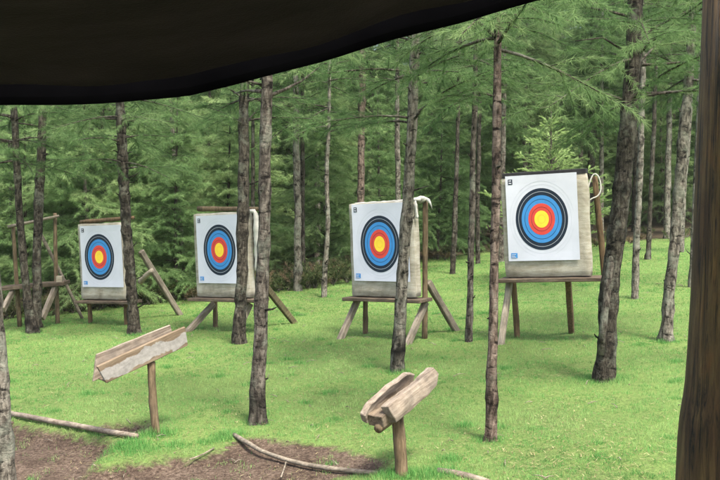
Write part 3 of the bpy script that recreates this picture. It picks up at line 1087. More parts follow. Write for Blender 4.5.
rb = random.Random(99)
spots = []
cand = 0
while cand < 9000 and len(spots) < 235:
    cand += 1
    y = rb.uniform(14.5, 42)
    x = rb.uniform(-1, 1) * (0.42 * y + 1.6)
    e = float(edge_y(x))
    if y < e + 0.5:
        continue
    dmin = 1.35 + 0.025 * (y - 15)
    if any((x - a) ** 2 + (y - b) ** 2 < dmin ** 2 for a, b, *_ in spots):
        continue
    if any((x - p.x) ** 2 + (y - p.y) ** 2 < 0.8 ** 2 for p in TAKEN):
        continue
    u = x / y
    # open bare-stemmed plantation to the right, thicket to the left
    pb = 0.92 if u < -0.10 else (0.72 if u < 0.12 else 0.30)
    if y > e + 12:
        pb *= 0.7
    style = 'bushy' if rb.random() < pb else 'pole'
    if style == 'pole' and u < 0.1 and y < e + 3.5 and rb.random() < 0.6:
        style = 'bushy'
    if u > 0.12 and style == 'bushy' and y < e + 5:
        style = 'pole'
    spots.append((x, y, style))
for x, y, style in spots:
    q = min(1.0, (y - float(edge_y(x))) / 11)
    s_ = rb.uniform(0.85, 1.15) * ((0.62 + 0.6 * q) if style == 'bushy' else (0.9 + 0.15 * q))
    copy_tree(style, rb.randrange(5), x, y, s_, rb.uniform(0, 6.28))

# the wood beyond, which nobody could count
inst = []
while len(inst) < 230:
    y = rb.uniform(42, 62)
    x = rb.uniform(-1, 1) * (0.46 * y + 5)
    inst.append((x, y))
fv, ff, ft, off = [], [], [], 0
srcs = SRC['bushy'][:3] + SRC['pole'][:2]
ev = []
for me, cm in srcs:
    c = np.empty(len(cm.vertices) * 3, np.float32)
    cm.vertices.foreach_get('co', c)
    mi = np.empty(len(cm.polygons), np.int32)
    cm.polygons.foreach_get('material_index', mi)
    nn_ = int((mi == 0).sum())
    c = c[:nn_ * 9]
    t = np.empty(len(cm.polygons), np.float32)
    cm.attributes['tint'].data.foreach_get('value', t)
    ev.append((c.reshape(-1, 3, 3), t[:nn_]))
for i, (x, y) in enumerate(inst):
    c, t = ev[rb.randrange(len(ev))]
    sel = RNG.random(len(c)) < 0.16
    c = c[sel].copy()
    ctr = c[:, :1].copy()
    c = ctr + (c - ctr) * np.array([1.9, 1.9, 1.7])        # fewer, larger needles: sixty metres away they read alike
    a = rb.uniform(0, 6.28)
    s = rb.uniform(1.1, 1.5)
    ca, sa = math.cos(a) * s, math.sin(a) * s
    cx = c[..., 0] * ca - c[..., 1] * sa + x
    cy = c[..., 0] * sa + c[..., 1] * ca + y
    cz = c[..., 2] * s + gz(x, y)
    fv.append(np.stack([cx, cy, cz], -1).reshape(-1, 3))
    ft.append(t[sel])
fv = np.concatenate(fv)
gm = np_mesh('distant_wood', fv, np.arange(len(fv)).reshape(-1, 3), [LEAF['pine']], [('tint', 'FACE', np.concatenate(ft))])
kind(link('distant_wood', gm), 'stuff')

# the light green sapling behind the nearest target
b, d = on_ground(548, 280)
t = thing('cypress_sapling', 'pale green conical sapling rising behind the nearest target', 'tree', b)
top = (at(549, 112, d) - b).z
rr = random.Random(4)
me, P, Rd = trunk_mesh('trunk', [(0, 0, 0, 0.05), (0.03, 0, top * 0.5, 0.03), (0.02, 0, top, 0.006)], BARK['brown'], 44, sides=7, stubs=False)
link('trunk', me, t)
cm = crown_parts(45, axis_of(P), whorls(rr, 0.5, top - 0.02, 0.15), lambda z: max(0.10, 1.5 * ((top - z) / (top - 0.5)) ** 0.85), LEAF['cypress'], BARK['brown'],
                     per=(5, 7), elev=(0.35, 0.8), sag=0.05, sub=0.09, tuft=0.05, n=14, ln=(0.04, 0.075), w=0.010, droop=0.0, spread=0.5, bare=0.3, base_r=0.008, sublen=0.4)
link('crown', cm, t)


# undergrowth along the edge of the wood
def undergrowth():
    tp, ta, tt = [], [], []
    mb = MB()
    for i in range(900):
        x = rb.uniform(-9, 9.5)
        e = float(edge_y(x))
        dens = 1.0 if x < 0.6 else 0.22
        if rb.random() > dens:
            continue
        y = e + abs(rb.gauss(0.8, 1.0))
        z = float(ground_z(np.array([x]), np.array([y]))[0])
        hh = rb.uniform(0.12, 0.42) * (1 if x < 0.6 else 0.6)
        dry = rb.random() < 0.42
        for s in range(rb.randint(4, 8)):
            a = rb.uniform(0, 6.28)
            o = Vector((x, y, z))
            e1 = o + Vector((math.cos(a) * hh * 0.7, math.sin(a) * hh * 0.7, hh * rb.uniform(0.5, 1.1)))
            mb.tube([o, o.lerp(e1, 0.5) + Vector((0, 0, hh * 0.12)), e1], [0.006, 0.004, 0.002], 4, cap=False, rng=rb)
            if dry and rb.random() < 0.6:
                continue
            for q in (0.35, 0.5, 0.65, 0.8, 0.92, 1.0):
                p = o.lerp(e1, q) + Vector((0, 0, hh * 0.3 * q * (1 - q)))
                tp.append(p[:])
                ta.append((e1 - o + Vector((0, 0, 0.05)))[:])
                tt.append(rb.uniform(0.75, 1.0) if dry else rb.uniform(0.1, 0.6))
    cm = needle_mesh('undergrowth', tp, ta, tt, LEAF['scrub'], 9, (0.05, 0.11), 0.016, 1.0, 0.2, 8)
    nv = len(cm.vertices)
    o = kind(link('undergrowth', cm), 'stuff')
    t = mb.build('brushwood', BARK['brown'])
    kind(t, 'stuff')


undergrowth()

def twigs():
    mb = MB()
    for i in range(230):
        y = rb.uniform(5.4, 17)
        x = rb.uniform(-1, 1) * (0.42 * y + 0.6)
        a, ln = rb.uniform(0, 6.28), rb.uniform(0.03, 0.15)
        z = float(ground_z(np.array([x]), np.array([y]))[0]) + 0.012
        d1 = Vector((math.cos(a), math.sin(a), rb.uniform(0, 0.12))) * ln
        o = Vector((x, y, z))
        mb.tube([o, o + d1 * 0.5 + Vector((0, 0, 0.012)) + Vector((rb.uniform(-1, 1), rb.uniform(-1, 1), 0)) * ln * 0.1, o + d1], [0.004, 0.003, 0.0015], 5, rng=rb)
    kind(mb.build('fallen_twigs', WOOD_STRUT), 'stuff')


twigs()

# ------------------------------------------------------------------ targets
def butt_mesh(W0, W1, Dp, H0, H1, seed):
    """a straw butt wrapped in canvas: soft edges, slack and creased"""
    bm = bmesh.new()
    bmesh.ops.create_cube(bm, size=1)
    bmesh.ops.subdivide_edges(bm, edges=list(bm.edges), cuts=13, use_grid_fill=True)
    w, h = W1 - W0, H1 - H0
    rr = Vector((seed * 3.7, seed * 1.3, 0))
    for v in bm.verts:
        p = v.co.copy()
        # round the edges
        q = Vector((p.x * w, p.y * Dp, p.z * h))
        r = 0.022
        lim = Vector((w / 2 - r, Dp / 2 - r, h / 2 - r))
        c = Vector([max(-lim[i], min(lim[i], q[i])) for i in range(3)])
        d = q - c
        if d.length > 1e-6:
            q = c + d.normalized() * r
        nn = mnoise.noise_vector(Vector((q.x * 3.2, q.y * 3, q.z * 3.2)) + rr) * 0.010 + mnoise.noise_vector(Vector((q.x * 11, q.y * 9, q.z * 4)) + rr) * 0.004
        low = max(0, -p.z - 0.15)
        q += Vector((nn.x, nn.y * (0.5 + 3.0 * low), nn.z))
        q.y += math.copysign(0.02 * low, p.y) * (1 - abs(p.x))
        v.co = q + Vector(((W0 + W1) / 2, 0, (H0 + H1) / 2))
    return bm


def face_mesh(Dm, asp, seed, px0, px1, pz0, pz1):
    """printed paper face: sheet, rings and the two little corner prints"""
    mb = MB()
    mats = [PAPER, INK_NAVY, INK_BLUE, INK_RED, INK_GOLD, INK_LINE]
    nx_, nz_ = 10, 10
    rr = Vector((seed * 2.1, 0, seed))
    def wav(x, z):
        e = max(abs((x - px0) / (px1 - px0) - 0.5), abs((z - pz0) / (pz1 - pz0) - 0.5)) * 2
        return -0.006 * max(0, e - 0.75) * 4 * (0.5 + mnoise.noise(Vector((x * 3, 0, z * 3)) + rr))
    vs, fs = [], []
    for side, oy in ((0, 0.0), (1, 0.002)):
        for j in range(nz_ + 1):
            for i in range(nx_ + 1):
                x, z = px0 + (px1 - px0) * i / nx_, pz0 + (pz1 - pz0) * j / nz_
                vs.append((x, wav(x, z) + oy, z))
    S = (nx_ + 1) * (nz_ + 1)
    for j in range(nz_):
        for i in range(nx_):
            a = j * (nx_ + 1) + i
            fs.append((a, a + 1, a + nx_ + 2, a + nx_ + 1))
            fs.append((S + a, S + a + nx_ + 1, S + a + nx_ + 2, S + a + 1))
    mb.add(vs, fs, 0)
    def disc(r, y, mi, r2=0.0, n=64):
        vs, fs = [], []
        for k in range(n):
            th = 2 * math.pi * k / n
            vs.append((math.cos(th) * r * Dm * asp, y, math.sin(th) * r * Dm))
        if r2:
            for k in range(n):
                th = 2 * math.pi * k / n
                vs.append((math.cos(th) * r2 * Dm * asp, y, math.sin(th) * r2 * Dm))
            for k in range(n):
                k2 = (k + 1) % n
                fs.append((k, k2, n + k2, n + k))
        else:
            fs.append(tuple(range(n)))
        mb.add(vs, fs, mi)
    for i, (r, mi) in enumerate(((0.5, 1), (0.385, 2), (0.255, 3), (0.138, 4))):
        disc(r, -0.002 - 0.0012 * i, mi)
    disc(0.447, -0.0026, 5, 0.441)
    disc(0.325, -0.0038, 1, 0.318)
    disc(0.197, -0.0050, 1, 0.191)
    disc(0.069, -0.0062, 3, 0.067)
    for r in (0.56, 0.615):
        disc(r, -0.002, 5, r - 0.004)
    def quad(x, z, w, h, mi, y):
        mb.add([(a, y + wav(a, c) - 0.001, c) for a, c in ((x, z), (x + w, z), (x + w, z + h), (x, z + h))], [(0, 1, 2, 3)], mi)
    s = Dm * 0.085
    x0, z1 = px0 + Dm * 0.045, pz1 - Dm * 0.055
    quad(x0, z1 - s, s * 0.85, s, 1, -0.002)
    for (fx, fz, fw, fh) in ((0.18, 0.62, 0.24, 0.2), (0.5, 0.6, 0.2, 0.24), (0.2, 0.18, 0.2, 0.22), (0.48, 0.16, 0.24, 0.2)):
        quad(x0 + fx * s * 0.85, z1 - s + fz * s, fw * s, fh * s, 0, -0.0045)
    x0, z0 = px0 + Dm * 0.045, pz0 + Dm * 0.05
    quad(x0, z0, s * 1.25, s * 0.95, 2, -0.002)
    for (fz, fw) in ((0.62, 0.85), (0.36, 0.6), (0.12, 0.85)):
        quad(x0 + 0.12 * s, z0 + fz * s, fw * s, 0.1 * s, 0, -0.0045)
    return mb, mats


def target(u, v, dpx, ratio, spec):
    Dm, asp = 0.70, 0.85
    d = Dm * F / dpx
    C = at(u, v, d)
    alpha = math.atan2(C.x, C.y)
    phi = math.acos(min(1, ratio / asp))
    rz = -(alpha + phi)
    base_z = gz(C.x, C.y)
    loc = Vector((C.x, C.y, base_z))
    cz = C.z - base_z
    hb = cz - 0.66 * Dm / 0.7                     # underside of the butt
    st = thing('target_stand', spec['stand_label'], 'target stand', loc, rz, 'wooden target stands')
    yb = 0.20                                     # back of the butt, local
    s0, s1 = spec.get('shelf', (-0.60, 0.66))
    tl = -math.tan(R(spec.get('roll', 0)))
    rough_bar((s0, 0.06, hb - 0.03 + tl * s0), (s1, 0.08, hb - 0.028 + tl * s1), 0.30, 0.042, 'shelf', WOOD_DARK, st, seed=spec['seed'])
    yp = spec.get('post_y', 0.30)
    for x, top, slope, foot in spec['posts']:
        ft = loc + Matrix.Rotation(rz, 3, 'Z') @ Vector((x + foot, 0.24, 0))
        dz = gz(ft.x, ft.y) - base_z
        pole((x + foot, yp, dz - 0.1), (x + slope, yp, hb + top), 0.038, 0.032, 'post', WOOD_BROWN if spec.get('brown') else WOOD_POST, st, seed=int(x * 100) + spec['seed'])
    for x, y0, z0, x1, y1, mt, wd in spec['legs']:
        ft = loc + Matrix.Rotation(rz, 3, 'Z') @ Vector((x1, y1, 0))
        dz = gz(ft.x, ft.y) - base_z
        rough_bar((x, y0, hb + z0), (x1, y1, dz - 0.03), 0.065, 0.085, 'strut', mt, st, seed=spec['seed'] + int(y1 * 10), bev=0.01)
    for p, q, r, mt in spec.get('rails', []):
        pole((p[0], p[1], hb + p[2]), (q[0], q[1], hb + q[2]), r, r * 0.8, 'rail', mt, st, seed=spec['seed'] + 3)
    bt = thing('target_butt', spec['label'], 'archery target', loc + Vector((0, 0, hb)), rz, 'archery targets in a row')
    bt.rotation_euler = (0, R(spec.get('roll', 0)), rz)
    W0, W1 = spec.get('w', (-0.52, 0.60))
    H1 = spec.get('h', 1.17)
    bm = butt_mesh(W0, W1, 0.125, 0.004, H1, spec['seed'])
    from_bm(bm, 'canvas_cover', CANVAS, bt, True).location = (0, 0.078, 0)
    px0, px1, pz0, pz1 = spec.get('paper', (-0.46, 0.47, 0.19, 1.145))
    mb, mats = face_mesh(Dm, asp, spec['seed'], px0, px1, pz0 - 0.66, pz1 - 0.66)
    fo = mb.build('paper_face', mats, bt, False)
    fo.location = (0, -0.003, 0.66)
    if spec.get('top'):
        nm, mt, w_, h_, x0, x1 = spec['top']
        rough_bar((x0, 0.085, H1 + h_ / 2 - 0.004), (x1, 0.085, H1 + h_ / 2 - 0.004), w_, h_, nm, mt, bt, seed=spec['seed'] + 9, jit=0.007)
    return st, bt, hb, loc, rz


S = WOOD_STRUT
T1 = target(101, 257, 46, 0.615, dict(seed=1, post_y=0.10,
    label='white target paper on a canvas butt, first in the row, beside the empty stand',
    stand_label='low wooden stand with a long shelf under the first target beside the empty stand',
    shelf=(-0.47, 0.60), posts=[(-0.36, -0.02, 0.0, 0.02), (0.40, 0.15, 0.0, 0.0)],
    legs=[(0.52, 0.30, 0.75, 0.68, 1.05, S, 0.06)],
    rails=[((-0.62, 0.22, 1.17), (0.46, 0.22, 1.26), 0.035, WOOD_BROWN), ((0.68, 0.10, 0.30), (0.98, 0.02, 0.50), 0.045, WOOD_PALE)], brown=True,
    paper=(-0.37, 0.46, 0.20, 1.14), w=(-0.44, 0.47), roll=-2.6))
T2 = target(221.5, 250, 51, 0.62, dict(seed=2,
    label='white target paper on a canvas butt topped by a brown stick, behind two trunks',
    stand_label='wooden stand with splayed struts behind the two trunks at the second target',
    shelf=(-0.58, 0.66), posts=[(-0.42, -0.02, 0.0, 0.0), (0.50, 1.22, 0.02, 0.0)],
    legs=[(-0.42, 0.28, -0.14, -0.50, -0.22, S, 0.06), (0.48, 0.31, 0.20, 0.60, 0.88, WOOD_OLIVE, 0.06), (0.47, 0.05, -0.05, 0.40, -0.20, S, 0.06)],
    rails=[((-0.55, 0.12, 1.215), (0.66, 0.12, 1.23), 0.035, WOOD_POST)],
    w=(-0.50, 0.50), paper=(-0.42, 0.46, 0.20, 1.14), roll=-3.0))
T3 = target(382, 244, 57, 0.68, dict(seed=3, post_y=0.215,
    label='white target paper on a canvas butt crossed by the leaning grey trunk',
    stand_label='grey trestle stand with splayed feet under the target crossed by the leaning trunk',
    shelf=(-0.57, 0.60), posts=[(-0.43, -0.02, 0.0, 0.0), (0.49, 1.20, 0.0, 0.0)],
    legs=[(-0.48, 0.16, -0.03, -0.50, -0.22, S, 0.06), (0.52, 0.20, -0.03, 0.54, -0.24, S, 0.06), (0.47, 0.31, 0.20, 0.58, 0.82, S, 0.06)],
    w=(-0.49, 0.50), paper=(-0.42, 0.44, 0.20, 1.16), roll=-2.8))
T4 = target(545, 219, 62, 0.83, dict(seed=4,
    label='white target paper on a canvas butt with a black strip along its top',
    stand_label='tall wooden stand with one pale leg under the target with a black top strip',
    shelf=(-0.52, 0.80), posts=[(-0.42, -0.02, -0.02, 0.05), (0.70, 1.14, -0.21, 0.0)],
    legs=[(-0.44, 0.18, -0.03, -0.45, -0.18, WOOD_PALE, 0.05), (0.22, 0.25, -0.03, 0.20, 0.62, WOOD_BROWN, 0.05)], brown=True,
    w=(-0.46, 0.52), h=1.15, top=('top_strip', RUBBER, 0.14, 0.055, -0.44, 0.51), paper=(-0.40, 0.41, 0.19, 1.165), roll=-3.2))


# white rope looped over the post of the nearest target, white rag on the third
def local(tg, p):
    st, bt, hb, loc, rz = tg
    return loc + Matrix.Rotation(rz, 3, 'Z') @ Vector((p[0], p[1], hb + p[2]))


mb = MB()
rp = [(0.40, 0.20, 0.86), (0.43, 0.21, 0.98), (0.455, 0.23, 1.09), (0.49, 0.25, 1.165), (0.535, 0.25, 1.15), (0.565, 0.25, 1.07), (0.57, 0.24, 0.98), (0.54, 0.23, 0.92), (0.48, 0.22, 0.89), (0.44, 0.215, 0.86), (0.42, 0.22, 0.82)]
pp = smooth_path([Vector((*local(T4, p), 0.0)) for p in rp], 0.02)
mb.tube([p.xyz for p in pp], [0.008] * len(pp), 7)
tag(mb.build('rope', ROPE), 'white rope looped over the post top beside the black topped target', 'rope')

mb = MB()
pts = smooth_path([Vector((*local(T3, p), 0)) for p in ((-0.47, 0.06, 1.15), (-0.2, 0.06, 1.165), (0.15, 0.07, 1.185), (0.40, 0.10, 1.205), (0.50, 0.16, 1.225), (0.56, 0.18, 1.20), (0.60, 0.18, 1.14), (0.605, 0.2, 1.09))], 0.03)
n = len(pts)
rq = random.Random(5)
mb.tube([p.xyz for p in pts], [float(np.interp(i / (n - 1), [0, 0.6, 0.72, 0.80, 0.90, 1.0], [0.008, 0.014, 0.028, 0.030, 0.020, 0.003])) * rq.uniform(0.8, 1.25) for i in range(n)], 8, jit=0.2, rng=rq)
for (a, c, r_) in (((0.16, 0.05, 1.175), (0.50, 0.10, 1.205), 0.024), ((0.36, 0.15, 1.19), (0.54, 0.17, 1.215), 0.030), ((0.47, 0.035, 1.20), (0.505, 0.03, 0.98), 0.017)):
    kk = 8
    mb.tube([local(T3, a).lerp(local(T3, c), i / kk) + Vector((0, 0, rq.uniform(-0.006, 0.006))) for i in range(kk + 1)],
            [r_ * (0.5 + 0.6 * math.sin(math.pi * (0.1 + 0.8 * i / kk))) * rq.uniform(0.75, 1.2) for i in range(kk + 1)], 9, jit=0.22, rng=rq)
tag(mb.build('rag', CLOTH), 'twisted off-white rag along the top of the target crossed by the leaning trunk', 'cloth')

# white drape hanging at the corner of the second target
mb = MB()
pts = smooth_path([Vector((*local(T2, p), 0)) for p in ((0.44, 0.06, 1.20), (0.52, 0.09, 1.20), (0.55, 0.10, 1.05), (0.555, 0.11, 0.75), (0.56, 0.12, 0.40))], 0.05)
n = len(pts)
mb.tube([p.xyz for p in pts], [0.022 + 0.028 * min(1, i / 6) for i in range(n)], 8, jit=0.2, rng=rq)
tag(mb.build('drape', CLOTH), 'off-white cloth hanging down the corner of the target behind two trunks', 'cloth')

# empty stand at the far left
b, d = on_ground(38, 325)
t = thing('empty_target_stand', 'empty wooden stand without a target behind the twin stemmed pine', 'target stand', b, 0)


def w2l(u, v, dd=0.0):
    return at(u, v, d + dd) - b


pole(w2l(20, 327), w2l(13, 224), 0.036, 0.029, 'post', WOOD_POST, t, seed=3)
pole(w2l(58, 327), w2l(55, 213), 0.036, 0.028, 'post', WOOD_POST, t, seed=4)
pole(w2l(8, 227, -0.06), w2l(59, 216, -0.06), 0.027, 0.022, 'rail', WOOD_STRUT, t, seed=5)
pole(w2l(39, 231, 0.05), w2l(83, 320, 0.5), 0.028, 0.026, 'brace', WOOD_STRUT, t, seed=6)
rough_bar(w2l(3, 288, -0.1), w2l(67, 282.5, -0.1), 0.30, 0.06, 'shelf', WOOD_DARK, t, seed=7)
rough_bar(w2l(56, 286, -0.15), w2l(42, 319, -0.5), 0.06, 0.09, 'strut', S, t, seed=8)
rough_bar(w2l(13, 291, -0.15), w2l(3, 310, -0.5), 0.06, 0.09, 'strut', S, t, seed=9)
rough_bar(w2l(57, 279, -0.18), w2l(63, 279, -0.18), 0.10, 0.10, 'block', WOOD_PALE, t, seed=10)

# ------------------------------------------------------------------ arrow troughs on posts
def prism(outline, t0, t1, M, name, mat, parent, seed=0, jit=0.004, sub=8, attr=None, bulge=0.0):
    """a board: outline in (along, up), thickness from t0 to t1, placed with matrix M"""
    bm = bmesh.new()
    lo = [bm.verts.new((x, t0, z)) for x, z in outline]
    hi = [bm.verts.new((x, t1, z)) for x, z in outline]
    n = len(outline)
    bm.faces.new(lo)
    bm.faces.new(hi[::-1])
    for i in range(n):
        bm.faces.new((lo[i], hi[i], hi[(i + 1) % n], lo[(i + 1) % n]))
    bmesh.ops.recalc_face_normals(bm, faces=bm.faces)
    bmesh.ops.bevel(bm, geom=list(bm.edges), offset=0.004, segments=1, affect='EDGES', clamp_overlap=True)
    bmesh.ops.triangulate(bm, faces=[f for f in bm.faces if len(f.verts) > 4])
    bmesh.ops.subdivide_edges(bm, edges=[e for e in bm.edges if e.calc_length() > 0.05], cuts=5, use_grid_fill=True)
    vals = []
    zs = [z for x, z in outline]
    xs_ = [x for x, z in outline]
    bm.verts.ensure_lookup_table()
    for v in bm.verts:
        qx = (v.co.x - min(xs_)) / (max(xs_) - min(xs_))
        qz = (v.co.z - min(zs)) / (max(zs) - min(zs))
        if attr:
            vals.append(attr(qx, qz, v.co))
        if bulge:
            v.co.y -= bulge * math.sin(math.pi * min(1, max(0, qz)))
        nn = mnoise.noise_vector(v.co * 9 + Vector((seed * 5.1, 0, 0))) * jit + mnoise.noise_vector(v.co * 27 + Vector((seed, 3, 0))) * jit * 0.4
        v.co += nn
    o = from_bm(bm, name, mat, parent, False)
    o.matrix_local = M
    if attr:
        a = o.data.attributes.new('paint', 'FLOAT', 'POINT')
        a.data.foreach_set('value', vals)
    return o


def frame(origin, yaw, pitch):
    return Matrix.Translation(origin) @ Matrix.Rotation(yaw, 4, 'Z') @ Matrix.Rotation(-pitch, 4, 'Y')


b, d = on_ground(158.5, 436)
t = thing('arrow_trough', 'long sawn board trough with flaking pale paint, tilted on a leaning post', 'arrow holder', b, 0, 'arrow troughs on posts')
ptop = at(151, 362, d) - b
pole((0, 0, -0.12), ptop, 0.036, 0.031, 'post', WOOD_POST, t, n=9, bend=0.02, seed=21)
YAW, PIT = R(40), R(16.5)
o = at(105.5, 383, d - 0.28) - b          # lower outer corner of the near board
M = frame(o, YAW, PIT)
Rt = lambda a: Matrix.Rotation(a, 4, 'X')
prism([(0.0, 0.0), (0.74, 0.0), (0.755, 0.165), (-0.035, 0.16)], -0.012, 0.014, M @ Rt(R(6)), 'near_board', mat_flaked_board(), t, 1,
      attr=lambda qx, qz, co: 0.78 - 1.15 * abs(qz - (0.46 - 0.10 * math.sin(qx * 9))) - 0.9 * max(0, qx - 0.93) - 1.5 * max(0, 0.06 - qx))
prism([(-0.04, 0.0), (0.72, 0.0), (0.72, 0.17), (0.06, 0.19)], -0.012, 0.012, M @ Matrix.Translation((0, 0.155, 0.0)) @ Rt(R(-4)), 'far_board', WOOD_LOG, t, 2)
prism([(0.02, -0.012), (0.72, -0.012), (0.72, 0.014), (0.0, 0.014)], 0.018, 0.140, M, 'floor_board', WOOD_DARK, t, 3)

b, d = on_ground(402.5, 477)
t = thing('arrow_trough', 'short trough of rough split logs tilted on an upright round post', 'arrow holder', b, 0, 'arrow troughs on posts')
ptop = at(397, 414, d) - b
pole((0, 0, -0.12), ptop, 0.043, 0.040, 'post', WOOD_POST, t, n=9, bend=0.006, seed=22)
YAW, PIT = R(54), R(13)
o = at(386, 424, d - 0.20) - b
M = frame(o, YAW, PIT)
prism([(0.06, -0.02), (0.36, -0.015), (0.58, 0.01), (0.63, 0.07), (0.61, 0.13), (0.57, 0.125), (0.36, 0.105), (0.12, 0.11), (0.03, 0.105)], -0.03, 0.035, M @ Rt(R(-12)), 'near_slab', WOOD_LOG, t, 4,
      jit=0.009, bulge=0.012)
prism([(0.0, -0.01), (0.35, 0.0), (0.55, 0.0), (0.57, 0.10), (0.45, 0.15), (0.25, 0.15), (0.04, 0.12), (-0.02, 0.06)], -0.02, 0.02, M @ Matrix.Translation((-0.02, 0.15, 0.0)) @ Rt(R(14)), 'far_slab', WOOD_LOG, t, 5,
      jit=0.008, bulge=-0.008)
prism([(0.0, -0.03), (0.55, -0.02), (0.55, 0.04), (-0.01, 0.05)], 0.02, 0.135, M, 'floor_log', WOOD_GREY, t, 6, jit=0.006)
mb = MB()
mb.tube([(-0.02, 0.055, -0.035), (0.1, 0.058, -0.04), (0.3, 0.06, -0.04)], [0.030, 0.032, 0.028], 10, jit=0.05)
o_ = mb.build('peg', WOOD_POST, t)
o_.matrix_local = M

# ------------------------------------------------------------------ edging poles
def ground_pole(marks, r, name, mat, label, lift=0.5, seed=0):
    rr = random.Random(seed)
    path = []
    for i, (u, v) in enumerate(marks):
        p, dd = on_ground(u, v)
        path.append(Vector((p.x, p.y, p.z + r * lift, r * rr.uniform(0.92, 1.06))))
    pts = smooth_path(path, 0.05)
    c = pts[0].xyz
    mb = MB()
    mb.tube([p.xyz - c + Vector((0, 0, mnoise.noise(p.xyz * 4) * 0.006)) for p in pts], [p[3] for p in pts], 9, jit=0.06, rng=rr)
    o = mb.build(name, mat)
    o.location = c
    return tag(o, label, 'edging pole')


ground_pole([(-25, 411), (13, 418), (75, 430), (137, 441)], 0.023, 'edging_pole', WOOD_LOG, 'straight pale pole edging the bare earth below the trough with flaking paint', 1.7, 1)
ground_pole([(234, 437), (246, 444), (262, 453), (285, 461), (312, 468), (345, 472.5), (377, 475.5)], 0.017, 'edging_pole', WOOD_STRUT, 'curved thin pole edging the bare earth beside the split log trough', 0.9, 2)
ground_pole([(438, 474), (452, 475.5), (470, 480), (492, 487)], 0.026, 'short_log', WOOD_LOG, 'short pale log in the grass beside the split log trough', 0.6, 3)

# a few fallen sticks
for i, (pts, lab) in enumerate((
        ([(190, 461), (204, 455), (214, 449)], 'short dry stick on the earth below the flaked trough'),
        ([(281, 478), (284, 470), (286, 463)], 'bent dry stick lying behind the curved edging pole'))):
    o = ground_pole(pts, 0.006, 'stick', WOOD_STRUT, lab, 1.4, 30 + i)
    o['category'] = 'stick'

# ------------------------------------------------------------------ shelter: awning and post
b = Vector((at(700, 480, 2.6).x + 0.03, at(700, 480, 2.6).y, 0))
b.z = gz(b.x, b.y)
t = thing('shelter_post', 'thick dark brown round post holding up the shelter awning', 'post', b)
mk = [(722, 640, 84), (718, 480, 80), (722, 380, 74), (724, 280, 70), (724, 180, 67), (725, 80, 66), (725, -10, 64), (725, -60, 63)]
path = []
for u, v, w_ in mk:
    q = at(u, v, 2.6) - b
    path.append(Vector((q.x, 0, q.z, w_ / 2 * 2.6 / F)))
path[0].z = -0.1
pts = smooth_path(path, 0.05)
mb = MB()
vs, fs = [], []
ns = 28
for i, p in enumerate(pts):
    for k in range(ns):
        th = 2 * math.pi * k / ns
        dd = Vector((math.cos(th), math.sin(th), 0))
        kn = math.exp(-((p.z - 1.72) / 0.05) ** 2 - ((th - 4.3) / 0.35) ** 2) * 0.10
        r = p[3] * (1 + 0.025 * mnoise.noise(Vector((dd.x * 2, dd.y * 2, p.z * 1.5))) + 0.012 * mnoise.noise(Vector((dd.x * 9, dd.y * 9, p.z * 2))) + kn)
        vs.append(p.xyz + dd * r)
for i in range(len(pts) - 1):
    for k in range(ns):
        k2 = (k + 1) % ns
        fs.append((i * ns + k, i * ns + k2, (i + 1) * ns + k2, (i + 1) * ns + k))
fs.append(tuple((len(pts) - 1) * ns + k for k in range(ns)))
mb.add(vs, fs)
mb.build('pole', SHELTER, t)

t = thing('awning', 'dark brown canvas awning with a black hem sagging over the range', 'awning', (0, 2.3, 2.0))
EDGE = [(-700, 62), (-450, 85), (-250, 98), (-120, 103), (-40, 105), (40, 105), (105, 103.5), (150, 100), (190, 95), (212, 90), (232, 85.5), (265, 77), (300, 67.5), (360, 50), (420, 33), (480, 17), (540, -0.5), (600, -18), (700, -45),
        (850, -80), (1100, -120), (1500, -160)]
ep = [at(u, v, 2.3) - Vector((0, 2.3, 2.0)) for u, v in EDGE]
ep = [p.xyz for p in smooth_path([Vector((*p, 0)) for p in ep], 0.05)]
for p in ep:
    p.z += mnoise.noise(Vector((p.x * 6, 0, 0))) * 0.004
vs, fs = [], []
ROWS = 26
for side in (0, 1):
    for j in range(ROWS + 1):
        q = j / ROWS
        for p in ep:
            yy = p.y - 0.035 - 5.2 * q
            zz = p.z + 0.045 + 0.55 * q ** 0.8 + 0.04 * math.sin(p.x * 3 + q * 9) * q + 0.012 * mnoise.noise(Vector((p.x * 4, q * 14, 0)))
            zz = zz * (1 - q) + (0.55 + 0.55 * q) * q + (0.02 if side else 0)
            vs.append((p.x, yy, zz))
n = len(ep)
S0 = (ROWS + 1) * n
for j in range(ROWS):
    for i in range(n - 1):
        a = j * n + i
        fs.append((a, a + 1, a + n + 1, a + n))
        fs.append((S0 + a, S0 + a + n, S0 + a + n + 1, S0 + a + 1))
mb = MB()
mb.add(vs, fs)
mb.build('canvas', AWNING, t)
mb = MB()
vs, fs = [], []
for i, p in enumerate(ep):
    hgt = float(np.interp(p.x, [-1.2, -0.5, 0.0, 0.5], [0.03, 0.045, 0.07, 0.08]))
    for (dy, dz) in ((0.0, 0.0), (-0.008, 0.0), (-0.010, 0.02), (-0.010, 0.06), (0.0, 0.06)):
        vs.append((p.x, p.y + dy, p.z + dz))
for i in range(n - 1):
    for k in range(5):
        k2 = (k + 1) % 5
        fs.append((i * 5 + k, i * 5 + k2, (i + 1) * 5 + k2, (i + 1) * 5 + k))
mb.add(vs, fs)
mb.build('hem', HEM, t, False)

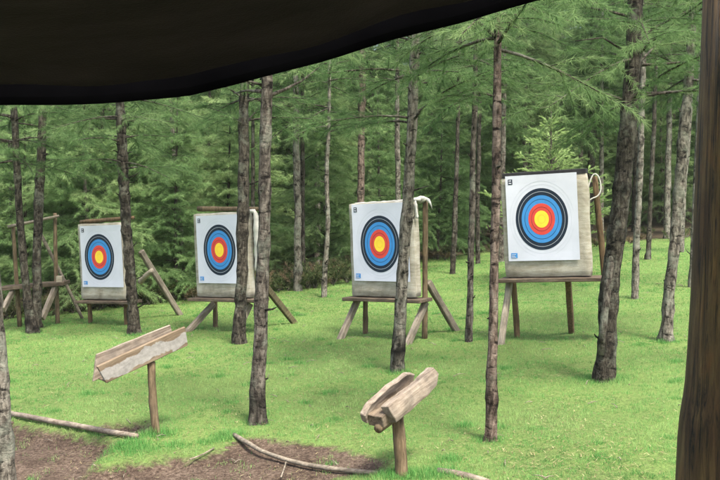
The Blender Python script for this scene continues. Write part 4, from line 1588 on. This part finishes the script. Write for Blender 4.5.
# ------------------------------------------------------------------ misty air
HAZE = 0.0005
bm = bmesh.new()
bmesh.ops.create_cube(bm, size=1)
for v in bm.verts:
    v.co = Vector((v.co.x * 250, -65 + (v.co.y + 0.5) * 200, -2.2 + (v.co.z + 0.5) * 17.2))
m, nt, N, L, out = mat_base('mist')
pv = N.new('ShaderNodeVolumePrincipled')
pv.inputs['Color'].default_value = (0.92, 0.95, 0.90, 1)
pv.inputs['Density'].default_value = HAZE
pv.inputs['Anisotropy'].default_value = 0.2
L.new(pv.outputs[0], out.inputs['Volume'])
kind(from_bm(bm, 'haze', m), 'stuff')
SC.cycles.volume_bounces = 1

# ------------------------------------------------------------------ light
SUN_EL, SUN_AZ = 63.0, 150.0     # azimuth clockwise from +Y: high, behind the shelter
w = bpy.data.worlds.new('World')
SC.world = w
w.use_nodes = True
nt = w.node_tree
bg = nt.nodes['Background']
sk = nt.nodes.new('ShaderNodeTexSky')
sk.sky_type = 'NISHITA'
sk.sun_disc = False
sk.sun_elevation = R(SUN_EL)
sk.sun_rotation = R(SUN_AZ)
sk.dust_density = 5.0
sk.air_density = 1.0
sk.ozone_density = 0.6
nt.links.new(sk.outputs[0], bg.inputs['Color'])
bg.inputs['Strength'].default_value = 0.085
sun = bpy.data.lights.new('sun', 'SUN')
sun.energy = 1.5
sun.angle = R(10)
sun.color = (1.0, 0.96, 0.87)
so = bpy.data.objects.new('sun', sun)
COL.objects.link(so)
dv = Vector((math.sin(R(SUN_AZ)) * math.cos(R(SUN_EL)), math.cos(R(SUN_AZ)) * math.cos(R(SUN_EL)), math.sin(R(SUN_EL))))
so.rotation_euler = dv.to_track_quat('Z', 'Y').to_euler()

vsn = SC.view_settings
vsn.view_transform = 'Standard'
vsn.look = 'None'
vsn.exposure = 2.52
vsn.gamma = 1
vsn.use_curve_mapping = False
SC.cycles.use_denoising = True
SC.cycles.max_bounces = 8
SC.cycles.diffuse_bounces = 4
SC.cycles.transmission_bounces = 4
SC.cycles.use_adaptive_sampling = True
